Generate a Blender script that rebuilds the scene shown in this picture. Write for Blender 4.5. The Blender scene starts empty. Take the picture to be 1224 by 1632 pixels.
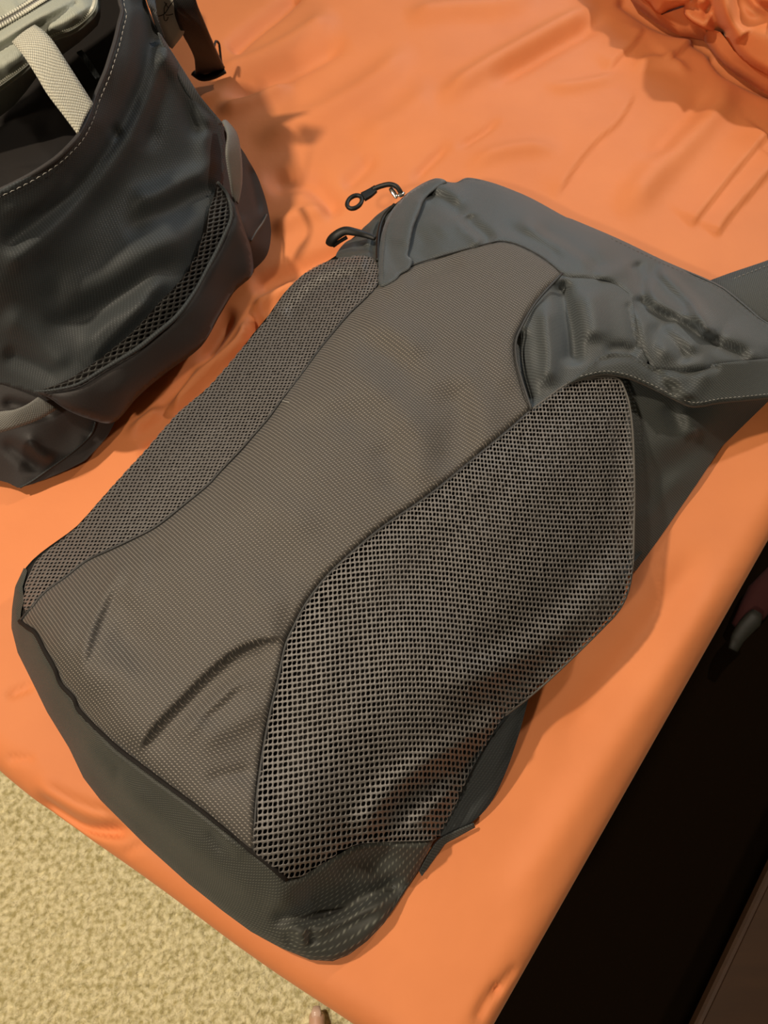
import bpy, bmesh, math, random
import numpy as np
from mathutils import Vector, Matrix
from mathutils.geometry import delaunay_2d_cdt

random.seed(4); rng = np.random.RandomState(4)
C = bpy.context.scene.collection
SC = bpy.context.scene

# ------------------------------------------------------------------ camera, world, lights, exposure
F_PX, TH, CAM_H = 1250.0, math.radians(66.0), 0.75     # bed top is z = 0
cam = bpy.data.cameras.new('camera'); cam_o = bpy.data.objects.new('camera', cam); C.objects.link(cam_o)
cam_o.location = (0, 0, CAM_H); cam_o.rotation_euler = (math.radians(90) - TH, 0, 0)
cam.sensor_fit = 'VERTICAL'; cam.sensor_height = 36; cam.sensor_width = 27; cam.lens = F_PX / 1632 * 36
cam.clip_start = 0.02; cam.dof.use_dof = True; cam.dof.focus_distance = 0.66; cam.dof.aperture_fstop = 14
SC.camera = cam_o

world = bpy.data.worlds.new('room_light'); SC.world = world; world.use_nodes = True
world.node_tree.nodes['Background'].inputs[0].default_value = (0.75, 0.8, 1.0, 1)
world.node_tree.nodes['Background'].inputs[1].default_value = 0.10
SC.view_settings.view_transform = 'Standard'; SC.view_settings.look = 'None'
SC.view_settings.exposure = 0.0; SC.view_settings.gamma = 1; SC.view_settings.use_curve_mapping = False

def lamp(name, loc, power, size, col, target=(0.05, 0.2, 0)):
    l = bpy.data.lights.new(name, 'AREA'); l.shape = 'DISK'; l.size = size; l.energy = power; l.color = col
    o = bpy.data.objects.new(name, l); C.objects.link(o); o.location = loc
    o.rotation_euler = (Vector(target) - Vector(loc)).to_track_quat('-Z', 'Y').to_euler()
    return o
lamp('ceiling_bulb_main', (-0.82, 0.52, 1.55), 24.5, 0.08, (1.0, 0.85, 0.66))
lamp('ceiling_bulb_second', (1.25, 1.55, 1.35), 16, 0.09, (1.0, 0.86, 0.70), (0.2, 0.6, 0))
lamp('ceiling_bulb_third', (-0.75, -0.75, 1.45), 15.5, 0.12, (1.0, 0.86, 0.68), (-0.1, 0.2, 0))
lamp('cool_fill', (0.7, 2.6, 1.1), 13, 1.1, (0.58, 0.8, 1.0))  # broad cool fill from the far side, source unseen

# ------------------------------------------------------------------ pixel ray <-> place on a given height
def W(px, py, z):
    px = np.asarray(px, float); py = np.asarray(py, float); z = np.asarray(z, float)
    u = (px - 612) / F_PX; v = (py - 816) / F_PX
    dz = -math.sin(TH) - v * math.cos(TH); k = (z - CAM_H) / dz
    return np.stack([u * k, (math.cos(TH) - v * math.sin(TH)) * k, z + 0 * k], -1)
def PX(p):
    p = np.asarray(p, float); x = p[..., 0]; y = p[..., 1]; z = p[..., 2] - CAM_H
    dep = y * math.cos(TH) - z * math.sin(TH)
    up = y * math.sin(TH) + z * math.cos(TH)
    return 612 + F_PX * x / dep, 816 - F_PX * up / dep

# ------------------------------------------------------------------ maths helpers
class RBF:
    def __init__(s, pts, smooth=0.0):
        p = np.array(pts, float); s.c = p[:, :2] / 1000; n = len(p)
        K = s.k(np.linalg.norm(s.c[:, None] - s.c[None], axis=2)) + smooth * np.eye(n)
        P = np.c_[np.ones(n), s.c]; A = np.zeros((n + 3, n + 3)); A[:n, :n] = K; A[:n, n:] = P; A[n:, :n] = P.T
        s.w = np.linalg.solve(A, np.r_[p[:, 2], 0, 0, 0])
    @staticmethod
    def k(r):
        return np.where(r > 1e-9, r * r * np.log(r + 1e-12), 0)
    def __call__(s, px, py):
        q = np.stack([np.ravel(px), np.ravel(py)], 1) / 1000
        out = s.k(np.linalg.norm(q[:, None] - s.c[None], axis=2)) @ s.w[:-3] + np.c_[np.ones(len(q)), q] @ s.w[-3:]
        return out.reshape(np.shape(px))
def catmull(pts, n=6, closed=False):
    P = [np.array(p, float) for p in pts]; out = []
    N = len(P)
    for i in range(N if closed else N - 1):
        if closed: a, b, c, d = P[i - 1], P[i], P[(i + 1) % N], P[(i + 2) % N]
        else: a, b, c, d = P[max(i - 1, 0)], P[i], P[i + 1], P[min(i + 2, N - 1)]
        for k in range(n):
            t = k / n
            out.append(0.5 * (2 * b + (c - a) * t + (2 * a - 5 * b + 4 * c - d) * t * t + (3 * b - a - 3 * c + d) * t ** 3))
    if not closed: out.append(P[-1])
    return np.array(out)
def resample(pts, step, closed=False):
    P = np.array(pts, float)
    if closed: P = np.vstack([P, P[:1]])
    L = np.r_[0, np.cumsum(np.linalg.norm(np.diff(P, axis=0), axis=1))]
    n = max(2, int(round(L[-1] / step)))
    t = np.linspace(0, L[-1], n + 1)
    if closed: t = t[:-1]
    return np.stack([np.interp(t, L, P[:, k]) for k in range(P.shape[1])], 1)
def polydist(x, y, line):
    """distance, position 0..1 along, and side of a polyline"""
    q = np.stack([x, y], 1); best = np.full(len(q), 1e9); tt = np.zeros(len(q)); sd = np.zeros(len(q))
    A = line[:-1]; B = line[1:]; L = np.linalg.norm(B - A, axis=1); cum = np.r_[0, np.cumsum(L)]; tot = cum[-1]
    for i in range(len(A)):
        d = B[i] - A[i]; l2 = d @ d
        if l2 < 1e-12: continue
        t = np.clip(((q - A[i]) @ d) / l2, 0, 1); c = A[i] + t[:, None] * d
        r = q - c; dist = np.hypot(r[:, 0], r[:, 1]); m = dist < best
        best[m] = dist[m]; tt[m] = (cum[i] + t[m] * L[i]) / tot; sd[m] = np.sign(d[0] * r[m, 1] - d[1] * r[m, 0])
    return best, tt, sd
def inside(x, y, poly):
    r = np.zeros(len(x), bool); n = len(poly)
    for i in range(n):
        x1, y1 = poly[i]; x2, y2 = poly[(i + 1) % n]
        if y1 == y2: continue
        c = ((y1 > y) != (y2 > y)) & (x < (x2 - x1) * (y - y1) / (y2 - y1) + x1)
        r ^= c
    return r
def folds_z(x, y, folds):
    """folds: (points, height, width, kind). r = round ridge or dip, c = sharp crease,
    l / s = a lap: one side (left / right of the line) stands up and falls away slowly"""
    z = np.zeros(len(x))
    for f in folds:
        pts, amp, w, kind = f[:4]; tp = f[4] if len(f) > 4 else 0.25
        line = catmull(pts, 5)
        lo = line.min(0) - 4 * w; hi = line.max(0) + 4 * w
        m = (x > lo[0]) & (x < hi[0]) & (y > lo[1]) & (y < hi[1])
        if not m.any(): continue
        d, t, s = polydist(x[m], y[m], line)
        e = np.clip(np.minimum(t, 1 - t) / max(tp, 1e-3), 0, 1) if tp > 0 else np.ones_like(t)
        e = e * e * (3 - 2 * e)
        if kind == 'r': g = np.exp(-(d / w) ** 2)
        elif kind == 'c': g = np.exp(-d / w)
        elif kind == 'l': g = np.where(s < 0, np.exp(-(d / w) ** 1.5), np.exp(-(d / (0.13 * w)) ** 2))
        else: g = np.where(s > 0, np.exp(-(d / w) ** 1.5), np.exp(-(d / (0.13 * w)) ** 2))
        z[m] += amp * e * g
    return z
class Noise:
    def __init__(s, seed, freqs, amps):
        r = np.random.RandomState(seed); s.w = []
        for f, a in zip(freqs, amps):
            for k in range(5):
                th = r.rand() * 6.283; s.w.append((f * math.cos(th) * (0.7 + 0.6 * r.rand()), f * math.sin(th) * (0.7 + 0.6 * r.rand()), r.rand() * 6.283, a / 2.2))
    def __call__(s, x, y):
        return sum(a * np.sin(fx * x + fy * y + p) for fx, fy, p, a in s.w)

# ------------------------------------------------------------------ objects
def empty(name, loc, label, cat, group=None):
    o = bpy.data.objects.new(name, None); C.objects.link(o); o.location = loc; o.empty_display_size = 0.05
    o['label'] = label; o['category'] = cat
    if group: o['group'] = group
    return o
def tag(o, label=None, cat=None, kind=None, group=None):
    if label: o['label'] = label
    if cat: o['category'] = cat
    if kind: o['kind'] = kind
    if group: o['group'] = group
    return o
def mesh(name, verts, faces, mat, parent=None, smooth=True, uv=None):
    me = bpy.data.meshes.new(name); me.from_pydata([tuple(map(float, v)) for v in verts], [], [tuple(map(int, f)) for f in faces]); me.update()
    if smooth: me.polygons.foreach_set('use_smooth', [True] * len(me.polygons))
    me.materials.append(mat)
    V = np.array(verts, float)
    if uv is None: uv = V[:, :2] + 0.7 * V[:, 2:3] * np.array([[0.5, -0.5]])
    lay = me.uv_layers.new(name='weave'); li = np.zeros(len(me.loops), int); me.loops.foreach_get('vertex_index', li)
    lay.data.foreach_set('uv', uv[li].ravel())
    o = bpy.data.objects.new(name, me); C.objects.link(o)
    if parent:
        o.parent = parent
        if parent.type == 'EMPTY': o.matrix_parent_inverse = Matrix.Translation(-parent.location)
    return o
def lay_cloth(o):
    """flatten a panel like a sewing pattern so that the weave keeps its size on steep parts; UVs in metres"""
    me = o.data; bpy.context.view_layer.objects.active = o
    for x in bpy.context.selected_objects: x.select_set(False)
    o.select_set(True); bpy.ops.object.mode_set(mode='EDIT'); bpy.ops.mesh.select_all(action='SELECT')
    bpy.ops.uv.unwrap(method='CONFORMAL', fill_holes=False, correct_aspect=False, margin=0.0); bpy.ops.object.mode_set(mode='OBJECT'); o.select_set(False)
    n = len(me.loops); uv = np.zeros(n * 2); me.uv_layers['weave'].data.foreach_get('uv', uv); uv = uv.reshape(-1, 2)
    li = np.zeros(n, int); me.loops.foreach_get('vertex_index', li); co = np.zeros(len(me.vertices) * 3); me.vertices.foreach_get('co', co); co = co.reshape(-1, 3)
    e = np.roll(np.arange(n).reshape(-1, 3), -1, 1).ravel() if n % 3 == 0 else np.roll(np.arange(n), -1)
    l3 = np.linalg.norm(co[li[e]] - co[li], axis=1); l2 = np.linalg.norm(uv[e] - uv, axis=1); sc = np.median(l3 / np.maximum(l2, 1e-9))
    z = (uv - uv.mean(0)) @ [1, 1j]; w = co[li][:, :2]; w = (w - w.mean(0)) @ [1, 1j]
    a = np.vdot(z, w); b = np.vdot(np.conj(z), w)
    z2 = z * (a / abs(a)) if abs(a) >= abs(b) else np.conj(z) * (b / abs(b))
    z2 = z2 * sc; me.uv_layers['weave'].data.foreach_set('uv', np.stack([z2.real, z2.imag], 1).ravel())
def cdt_patch(poly, step):
    """triangles inside a pixel outline"""
    B = resample(poly, step, True)
    x0, y0 = B.min(0); x1, y1 = B.max(0)
    gx, gy = np.meshgrid(np.arange(x0, x1, step), np.arange(y0, y1, step * 0.866)); gx = gx + (np.arange(gx.shape[0]) % 2)[:, None] * step / 2
    x = gx.ravel(); y = gy.ravel(); m = inside(x, y, B); x = x[m]; y = y[m]
    d, _, _ = polydist(x, y, np.vstack([B, B[:1]])); m = d > step * 0.55; x = x[m]; y = y[m]
    n = len(B)
    vs = [Vector(p) for p in B] + [Vector((a, b)) for a, b in zip(x, y)]
    ed = [(i, (i + 1) % n) for i in range(n)]
    out = delaunay_2d_cdt(vs, ed, [], 1, 1e-5)
    V = np.array([tuple(v) for v in out[0]]); Fc = out[2]
    cen = np.array([V[list(f)].mean(0) for f in Fc]); ok = inside(cen[:, 0], cen[:, 1], B)
    return V, [f for f, k in zip(Fc, ok) if k], B
def patch(name, poly, zf, mat, parent, step=6, folds=(), rnd=(9, 0.0025), noise=None, smooth_poly=True, off=0.0, thick=0.0, taper=None):
    pl = catmull(poly, 5, True) if smooth_poly else np.array(poly, float)
    V, Fc, B = cdt_patch(pl, step)
    x, y = V[:, 0], V[:, 1]; z = zf(x, y) + off
    if folds: z = z + folds_z(x, y, folds)
    if noise: z = z + noise(x, y)
    if rnd:
        d, _, _ = polydist(x, y, np.vstack([B, B[:1]])); w, dep = rnd
        z = z - dep * np.clip(1 - d / w, 0, 1) ** 2
    z = np.maximum(z, 0.0025)
    P = W(x, y, z)
    out = []
    for f in Fc:
        a, b, c = (V[i] for i in f[:3]); nz = -((b[0] - a[0]) * (c[1] - a[1]) - (b[1] - a[1]) * (c[0] - a[0]))
        out.append(tuple(f) if nz > 0 else tuple(reversed(f)))
    o = mesh(name, P, out, mat, parent)
    if (name == 'front_panel' and parent.name != 'backpack') or name in ('bottom_panel', 'side_panel', 'flap_hem', 'zipper_flap', 'front_pocket', 'base_panel', 'case_body'): lay_cloth(o)
    if thick:
        md = o.modifiers.new('cloth_thickness', 'SOLIDIFY'); md.thickness = thick; md.offset = -1
    return o
def tube(name, pts, r, mat, parent=None, seg=8, closed=False, flat=1.0, up=(0, 0, 1)):
    P = np.array(pts, float); n = len(P); V = []; Fc = []
    R = np.broadcast_to(np.asarray(r, float), (n,))
    for i in range(n):
        if closed: t = P[(i + 1) % n] - P[i - 1]
        else: t = P[min(i + 1, n - 1)] - P[max(i - 1, 0)]
        t = t / (np.linalg.norm(t) + 1e-12); a = np.cross(t, up); a /= (np.linalg.norm(a) + 1e-9); b = np.cross(a, t)
        for k in range(seg):
            th = 2 * math.pi * k / seg; V.append(P[i] + R[i] * (math.cos(th) * a + flat * math.sin(th) * b))
    for i in range(n if closed else n - 1):
        j = (i + 1) % n
        for k in range(seg):
            Fc.append((i * seg + k, i * seg + (k + 1) % seg, j * seg + (k + 1) % seg, j * seg + k))
    if not closed:
        Fc.append(tuple(range(seg))[::-1]); Fc.append(tuple((n - 1) * seg + k for k in range(seg)))
    return mesh(name, V, Fc, mat, parent)
def ribbon(name, L, R, mat, parent=None, thick=0.0016, cols=6, bow=0.0):
    """a webbing band between two 3D edge lines"""
    L = np.array(L, float); R = np.array(R, float); n = len(L); V = []; U = []; s = 0
    for i in range(n):
        if i: s += np.linalg.norm((L[i] + R[i] - L[i - 1] - R[i - 1]) / 2)
        w = np.linalg.norm(R[i] - L[i])
        for k in range(cols + 1):
            t = k / cols; p = L[i] * (1 - t) + R[i] * t; p = p + np.array([0, 0, bow * 4 * t * (1 - t)])
            V.append(p); U.append((t * w, s))
    Fc = []
    for i in range(n - 1):
        for k in range(cols):
            a = i * (cols + 1) + k; Fc.append((a, a + 1, a + cols + 2, a + cols + 1))
    V = np.array(V)
    a, b, c = V[0], V[1], V[cols + 2]
    if np.cross(b - a, c - a)[2] < 0: Fc = [tuple(reversed(f)) for f in Fc]
    o = mesh(name, V, Fc, mat, parent, uv=np.array(U))
    md = o.modifiers.new('cloth_thickness', 'SOLIDIFY'); md.thickness = thick; md.offset = 0
    return o
def wline(pts, n=6):
    """(px, py, z) control points -> smooth 3D line"""
    q = catmull(pts, n); return W(q[:, 0], q[:, 1], q[:, 2])
def stitches(name, line3, mat, parent, dash=0.0032, gap=0.0022, r=0.00035, lift=0.0006):
    L = np.r_[0, np.cumsum(np.linalg.norm(np.diff(line3, axis=0), axis=1))]; V = []; Fc = []; s = 0
    at = lambda t: np.array([np.interp(t, L, line3[:, k]) for k in range(3)])
    while s + dash < L[-1]:
        a = at(s); b = at(s + dash); m = (a + b) / 2 + np.array([0, 0, lift]); t = b - a; t = t / (np.linalg.norm(t) + 1e-9)
        u = np.cross(t, (0, 0, 1)); u /= np.linalg.norm(u) + 1e-9; w = np.cross(u, t); i0 = len(V)
        for p, q in ((a, 0.5), (m, 1.0), (b, 0.5)):
            for k in range(5):
                th = k * 1.2566; V.append(p + r * q * (u * math.cos(th) + w * math.sin(th)) + np.array([0, 0, 0.0002]))
        for j in range(2):
            for k in range(5): Fc.append((i0 + j * 5 + k, i0 + j * 5 + (k + 1) % 5, i0 + j * 5 + 5 + (k + 1) % 5, i0 + j * 5 + 5 + k))
        s += dash + gap
    o = mesh(name, V, Fc, mat, parent); o['kind'] = 'stuff'; return o

# ------------------------------------------------------------------ materials
def new_mat(name):
    m = bpy.data.materials.new(name); m.use_nodes = True; nt = m.node_tree
    return m, nt, nt.nodes['Principled BSDF']
def N(nt, t, **kw):
    n = nt.nodes.new(t)
    for k, v in kw.items(): setattr(n, k, v)
    return n
def plain(name, col, rough=0.6, metal=0.0, spec=0.5, bump=0.0, bscale=400):
    m, nt, b = new_mat(name); b.inputs['Base Color'].default_value = (*col, 1); b.inputs['Roughness'].default_value = rough
    b.inputs['Metallic'].default_value = metal; b.inputs['Specular IOR Level'].default_value = spec
    if bump:
        t = N(nt, 'ShaderNodeTexCoord'); n = N(nt, 'ShaderNodeTexNoise'); n.inputs['Scale'].default_value = bscale
        bp = N(nt, 'ShaderNodeBump'); bp.inputs['Strength'].default_value = bump; bp.inputs['Distance'].default_value = 0.001
        nt.links.new(t.outputs['Object'], n.inputs['Vector']); nt.links.new(n.outputs[0], bp.inputs['Height']); nt.links.new(bp.outputs[0], b.inputs['Normal'])
    return m
def weave(name, col, pitch=0.0017, ratio=0.85, rot=-0.78, rough=0.5, strength=0.5, glint=0.45, sheen=0.10, spec=0.45, dark=0.55, basket=False, sheen_col=(0.6, 0.7, 0.8)):
    """woven cloth: rows of raised threads with glints painted into the colour, half-drop offset"""
    m, nt, b = new_mat(name); L = nt.links.new
    uv = N(nt, 'ShaderNodeUVMap'); uv.uv_map = 'weave'
    mp = N(nt, 'ShaderNodeMapping'); mp.inputs['Rotation'].default_value = (0, 0, rot); L(uv.outputs[0], mp.inputs[0])
    wob = N(nt, 'ShaderNodeTexNoise'); wob.inputs['Scale'].default_value = 30; L(mp.outputs[0], wob.inputs['Vector'])
    sep = N(nt, 'ShaderNodeSeparateXYZ'); L(mp.outputs[0], sep.inputs[0])
    def math_(op, a, bb=None):
        n = N(nt, 'ShaderNodeMath', operation=op)
        for i, v in enumerate((a, bb)):
            if v is None: continue
            if isinstance(v, (int, float)): n.inputs[i].default_value = v
            else: L(v, n.inputs[i])
        return n.outputs[0]
    k = 2 * math.pi / pitch
    wv = math_('MULTIPLY', wob.outputs[0], 1.2)
    sx = math_('SINE', math_('ADD', math_('MULTIPLY', sep.outputs[0], k), wv))
    sy = math_('SINE', math_('MULTIPLY', sep.outputs[1], k * ratio))
    if basket:
        hh = math_('ADD', math_('MULTIPLY', math_('MULTIPLY', sx, sy), 0.5), 0.5)
    else:                                   # twill: short floats with painted glints in stepped rows
        k1 = 2 * math.pi / pitch; row = pitch * 0.33; k2 = 2 * math.pi / row
        pa = math_('ADD', math_('MULTIPLY', sep.outputs[0], k1), math_('ADD', math_('MULTIPLY', sep.outputs[1], k1 * 1.24), wv))
        fa = math_('POWER', math_('ADD', math_('MULTIPLY', math_('COSINE', pa), 0.5), 0.5), 3.5)
        fb = math_('POWER', math_('ADD', math_('MULTIPLY', math_('COSINE', math_('MULTIPLY', sep.outputs[1], k2)), 0.5), 0.5), 1.3)
        hh = math_('MULTIPLY', fa, fb)
    big = N(nt, 'ShaderNodeTexNoise'); big.inputs['Scale'].default_value = 700; L(mp.outputs[0], big.inputs['Vector'])
    h2 = math_('ADD', hh, math_('MULTIPLY', math_('SUBTRACT', big.outputs[0], 0.5), 0.5))
    bp = N(nt, 'ShaderNodeBump'); bp.inputs['Strength'].default_value = strength; bp.inputs['Distance'].default_value = pitch * (0.28 if basket else 0.10)
    L(h2, bp.inputs['Height']); L(bp.outputs[0], b.inputs['Normal'])
    cr = N(nt, 'ShaderNodeValToRGB'); cr.color_ramp.elements[0].position = 0.0; cr.color_ramp.elements[0].color = (*[c * dark for c in col], 1)
    cr.color_ramp.elements[1].position = 1.0; cr.color_ramp.elements[1].color = (*[min(1, c * (1 + glint)) for c in col], 1)  # thread sparkle is painted into the base colour
    e = cr.color_ramp.elements.new(0.78 if basket else 0.22); e.color = (*col, 1)
    L(h2, cr.inputs[0]); L(cr.outputs[0], b.inputs['Base Color'])
    rr = N(nt, 'ShaderNodeMapRange'); rr.inputs['To Min'].default_value = rough + 0.2; rr.inputs['To Max'].default_value = rough - 0.12
    L(hh, rr.inputs['Value']); L(rr.outputs[0], b.inputs['Roughness'])
    b.inputs['Specular IOR Level'].default_value = spec
    b.inputs['Sheen Weight'].default_value = sheen; b.inputs['Sheen Roughness'].default_value = 0.45; b.inputs['Sheen Tint'].default_value = (*sheen_col, 1)
    return m

GREY = (0.075, 0.066, 0.056)
M_FRONT = weave('charcoal_woven_polyester', GREY, pitch=0.0046, rot=0.1, strength=0.8, glint=4.0, dark=0.7)
M_BOTTOM = weave('charcoal_ribbed_polyester', (0.042, 0.043, 0.036), pitch=0.0044, rot=-0.70, strength=0.6, glint=2.2, dark=0.7)
M_LID = weave('slate_grey_polyester', (0.070, 0.078, 0.079), pitch=0.0036, rot=0.1, strength=0.25, glint=0.3, sheen=0.22, rough=0.45)
M_SIDE = weave('dark_slate_polyester', (0.052, 0.057, 0.053), pitch=0.0036, rot=-0.2, strength=0.5, glint=0.5)
M_LINING = plain('shade_black_lining', (0.012, 0.010, 0.009), 0.8, spec=0.2)  # near-black puts the shade behind the net into the colour
M_MESH = plain('grey_knitted_mesh', (0.116, 0.107, 0.100), 0.40, bump=0.5, bscale=900, spec=0.6)
M_PIPE = plain('dark_piping', (0.03, 0.03, 0.03), 0.6, bump=0.3)
M_SEAM = plain('grey_binding', (0.085, 0.078, 0.068), 0.6, bump=0.3)
M_THREAD = plain('pale_thread', (0.33, 0.32, 0.29), 0.6)
M_BLACK = plain('black_rubber', (0.008, 0.008, 0.007), 0.5, spec=0.35)
M_METAL = plain('bright_metal', (0.75, 0.74, 0.7), 0.22, metal=1.0)
M_BAG2 = weave('dark_grey_twill', (0.027, 0.031, 0.032), pitch=0.0044, rot=0.5, strength=0.35, glint=0.9, dark=0.8, spec=0.35)
M_BAG2B = weave('dark_brownish_cloth', (0.030, 0.025, 0.024), pitch=0.0014, rot=0.3, strength=0.25, glint=0.2)
M_WEB = weave('grey_webbing', (0.15, 0.145, 0.13), pitch=0.0022, rot=0, strength=0.5, glint=0.3, basket=True)
M_WEBL = weave('pale_webbing', (0.52, 0.50, 0.40), pitch=0.0031, ratio=1.0, rot=0, rough=0.6, strength=0.8, glint=0.35, dark=0.35, basket=True)
M_WEBB = weave('black_webbing', (0.010, 0.0085, 0.0075), pitch=0.0022, rot=0, strength=0.4, glint=0.3, sheen=0.05, basket=True)
M_POUCH = weave('sage_grey_nylon', (0.33, 0.345, 0.285), pitch=0.0014, rot=0.5, strength=0.25, glint=0.15, dark=0.8)
M_TEETH = plain('pale_zipper_teeth', (0.55, 0.54, 0.45), 0.35)
M_PAPER = plain('white_paper', (0.62, 0.56, 0.46), 0.7)
M_INK = plain('ink', (0.03, 0.025, 0.02), 0.7)
M_SKIN = plain('skin', (0.72, 0.42, 0.28), 0.45, bump=0.15, bscale=150)
M_SKIN.node_tree.nodes['Principled BSDF'].inputs['Subsurface Weight'].default_value = 0.1
M_NAIL = plain('toenail', (0.8, 0.55, 0.42), 0.25)

def sheet_mat():
    m, nt, b = new_mat('rust_orange_microfibre'); L = nt.links.new
    t = N(nt, 'ShaderNodeTexCoord'); n = N(nt, 'ShaderNodeTexNoise'); n.inputs['Scale'].default_value = 9; n.inputs['Detail'].default_value = 4
    L(t.outputs['Object'], n.inputs['Vector'])
    cr = N(nt, 'ShaderNodeValToRGB'); cr.color_ramp.elements[0].position = 0.3; cr.color_ramp.elements[0].color = (0.62, 0.202, 0.070, 1)
    cr.color_ramp.elements[1].position = 0.7; cr.color_ramp.elements[1].color = (0.68, 0.228, 0.080, 1)
    L(n.outputs[0], cr.inputs[0]); L(cr.outputs[0], b.inputs['Base Color'])
    b.inputs['Roughness'].default_value = 0.62; b.inputs['Specular IOR Level'].default_value = 0.3
    b.inputs['Sheen Weight'].default_value = 0.12; b.inputs['Sheen Roughness'].default_value = 0.4; b.inputs['Sheen Tint'].default_value = (1, 0.65, 0.45, 1)
    n2 = N(nt, 'ShaderNodeTexNoise'); n2.inputs['Scale'].default_value = 45; n2.inputs['Detail'].default_value = 3; L(t.outputs['Object'], n2.inputs['Vector'])
    bp = N(nt, 'ShaderNodeBump'); bp.inputs['Strength'].default_value = 0.12; bp.inputs['Distance'].default_value = 0.004
    L(n2.outputs[0], bp.inputs['Height']); L(bp.outputs[0], b.inputs['Normal'])
    return m
M_SHEET = sheet_mat()
def carpet_mat():
    m, nt, b = new_mat('beige_cut_pile'); L = nt.links.new
    t = N(nt, 'ShaderNodeTexCoord'); n = N(nt, 'ShaderNodeTexNoise'); n.inputs['Scale'].default_value = 115; n.inputs['Detail'].default_value = 4
    L(t.outputs['Object'], n.inputs['Vector'])
    cr = N(nt, 'ShaderNodeValToRGB'); cr.color_ramp.elements[0].position = 0.34; cr.color_ramp.elements[0].color = (0.50, 0.43, 0.20, 1)
    cr.color_ramp.elements[1].position = 0.62; cr.color_ramp.elements[1].color = (0.95, 0.86, 0.54, 1)
    L(n.outputs[0], cr.inputs[0]); L(cr.outputs[0], b.inputs['Base Color']); b.inputs['Roughness'].default_value = 0.95; b.inputs['Specular IOR Level'].default_value = 0.1
    bp = N(nt, 'ShaderNodeBump'); bp.inputs['Strength'].default_value = 0.8; bp.inputs['Distance'].default_value = 0.008
    n2 = N(nt, 'ShaderNodeTexNoise'); n2.inputs['Scale'].default_value = 160; L(t.outputs['Object'], n2.inputs['Vector'])
    L(n2.outputs[0], bp.inputs['Height']); L(bp.outputs[0], b.inputs['Normal'])
    return m
M_CARPET = carpet_mat()
def wood_mat(name, c1, c2):
    m, nt, b = new_mat(name); L = nt.links.new
    t = N(nt, 'ShaderNodeTexCoord'); mp = N(nt, 'ShaderNodeMapping'); mp.inputs['Scale'].default_value = (3, 30, 30); L(t.outputs['Object'], mp.inputs[0])
    n = N(nt, 'ShaderNodeTexNoise'); n.inputs['Scale'].default_value = 3; n.inputs['Detail'].default_value = 6; L(mp.outputs[0], n.inputs['Vector'])
    cr = N(nt, 'ShaderNodeValToRGB'); cr.color_ramp.elements[0].color = (*c1, 1); cr.color_ramp.elements[1].color = (*c2, 1); L(n.outputs[0], cr.inputs[0])
    L(cr.outputs[0], b.inputs['Base Color']); b.inputs['Roughness'].default_value = 0.5
    return m
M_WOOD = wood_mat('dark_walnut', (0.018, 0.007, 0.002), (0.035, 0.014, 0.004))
M_DARKCLOTH = plain('near_black_cloth', (0.009, 0.0055, 0.003), 1.0, bump=0.6, bscale=120, spec=0.0)  # near-black colour stands for shade in the gap beside the bed
M_WALL = plain('cream_paint', (0.38, 0.35, 0.30), 0.8)
M_MATT = plain('mattress_ticking', (0.5, 0.45, 0.38), 0.8)

# ------------------------------------------------------------------ SETTING: floor, walls, ceiling
FLOOR = -0.60
def grid_floor():
    xs = np.r_[-3.0, -1.5, np.arange(-0.95, 0.75, 0.006), 1.5, 3.0]; ys = np.r_[-3.0, -1.5, np.arange(-0.75, 0.35, 0.006), 1.5, 4.0]
    X, Y = np.meshgrid(xs, ys); nz = Noise(3, (60, 260, 520), (0.0006, 0.0014, 0.0018)); Z = FLOOR + nz(X, Y) + rng.normal(0, 0.0012, X.shape)
    V = np.stack([X, Y, Z], -1).reshape(-1, 3); w = len(xs)
    Fc = [(j * w + i, j * w + i + 1, (j + 1) * w + i + 1, (j + 1) * w + i) for j in range(len(ys) - 1) for i in range(w - 1)]
    return mesh('floor', V, Fc, M_CARPET)
tag(grid_floor(), 'beige cut pile carpet at the foot of the bed', kind='structure')
def box(name, lo, hi, mat, parent=None, bev=0.0):
    bm = bmesh.new(); bmesh.ops.create_cube(bm, size=1)
    for v in bm.verts: v.co = Vector([(lo[k] + hi[k]) / 2 + v.co[k] * (hi[k] - lo[k]) for k in range(3)])
    if bev: bmesh.ops.bevel(bm, geom=bm.edges[:], offset=bev, segments=3, affect='EDGES')
    vs = [v.co[:] for v in bm.verts]; bm.verts.index_update(); fs = [[v.index for v in f.verts] for f in bm.faces]; bm.free()
    return mesh(name, vs, fs, mat, parent, smooth=False)
for nm, lo, hi in (('wall_back', (-3, 3.9, FLOOR), (3, 4.0, 1.9)), ('wall_left', (-3.1, -3, FLOOR), (-3, 4, 1.9)), ('wall_right', (3, -3, FLOOR), (3.1, 4, 1.9)), ('wall_front', (-3, -3.1, FLOOR), (3, -3, 1.9)), ('ceiling', (-3.1, -3.1, 1.9), (3.1, 4.0, 2.0))):
    tag(box(nm, lo, hi, M_WALL), kind='structure')

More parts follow.
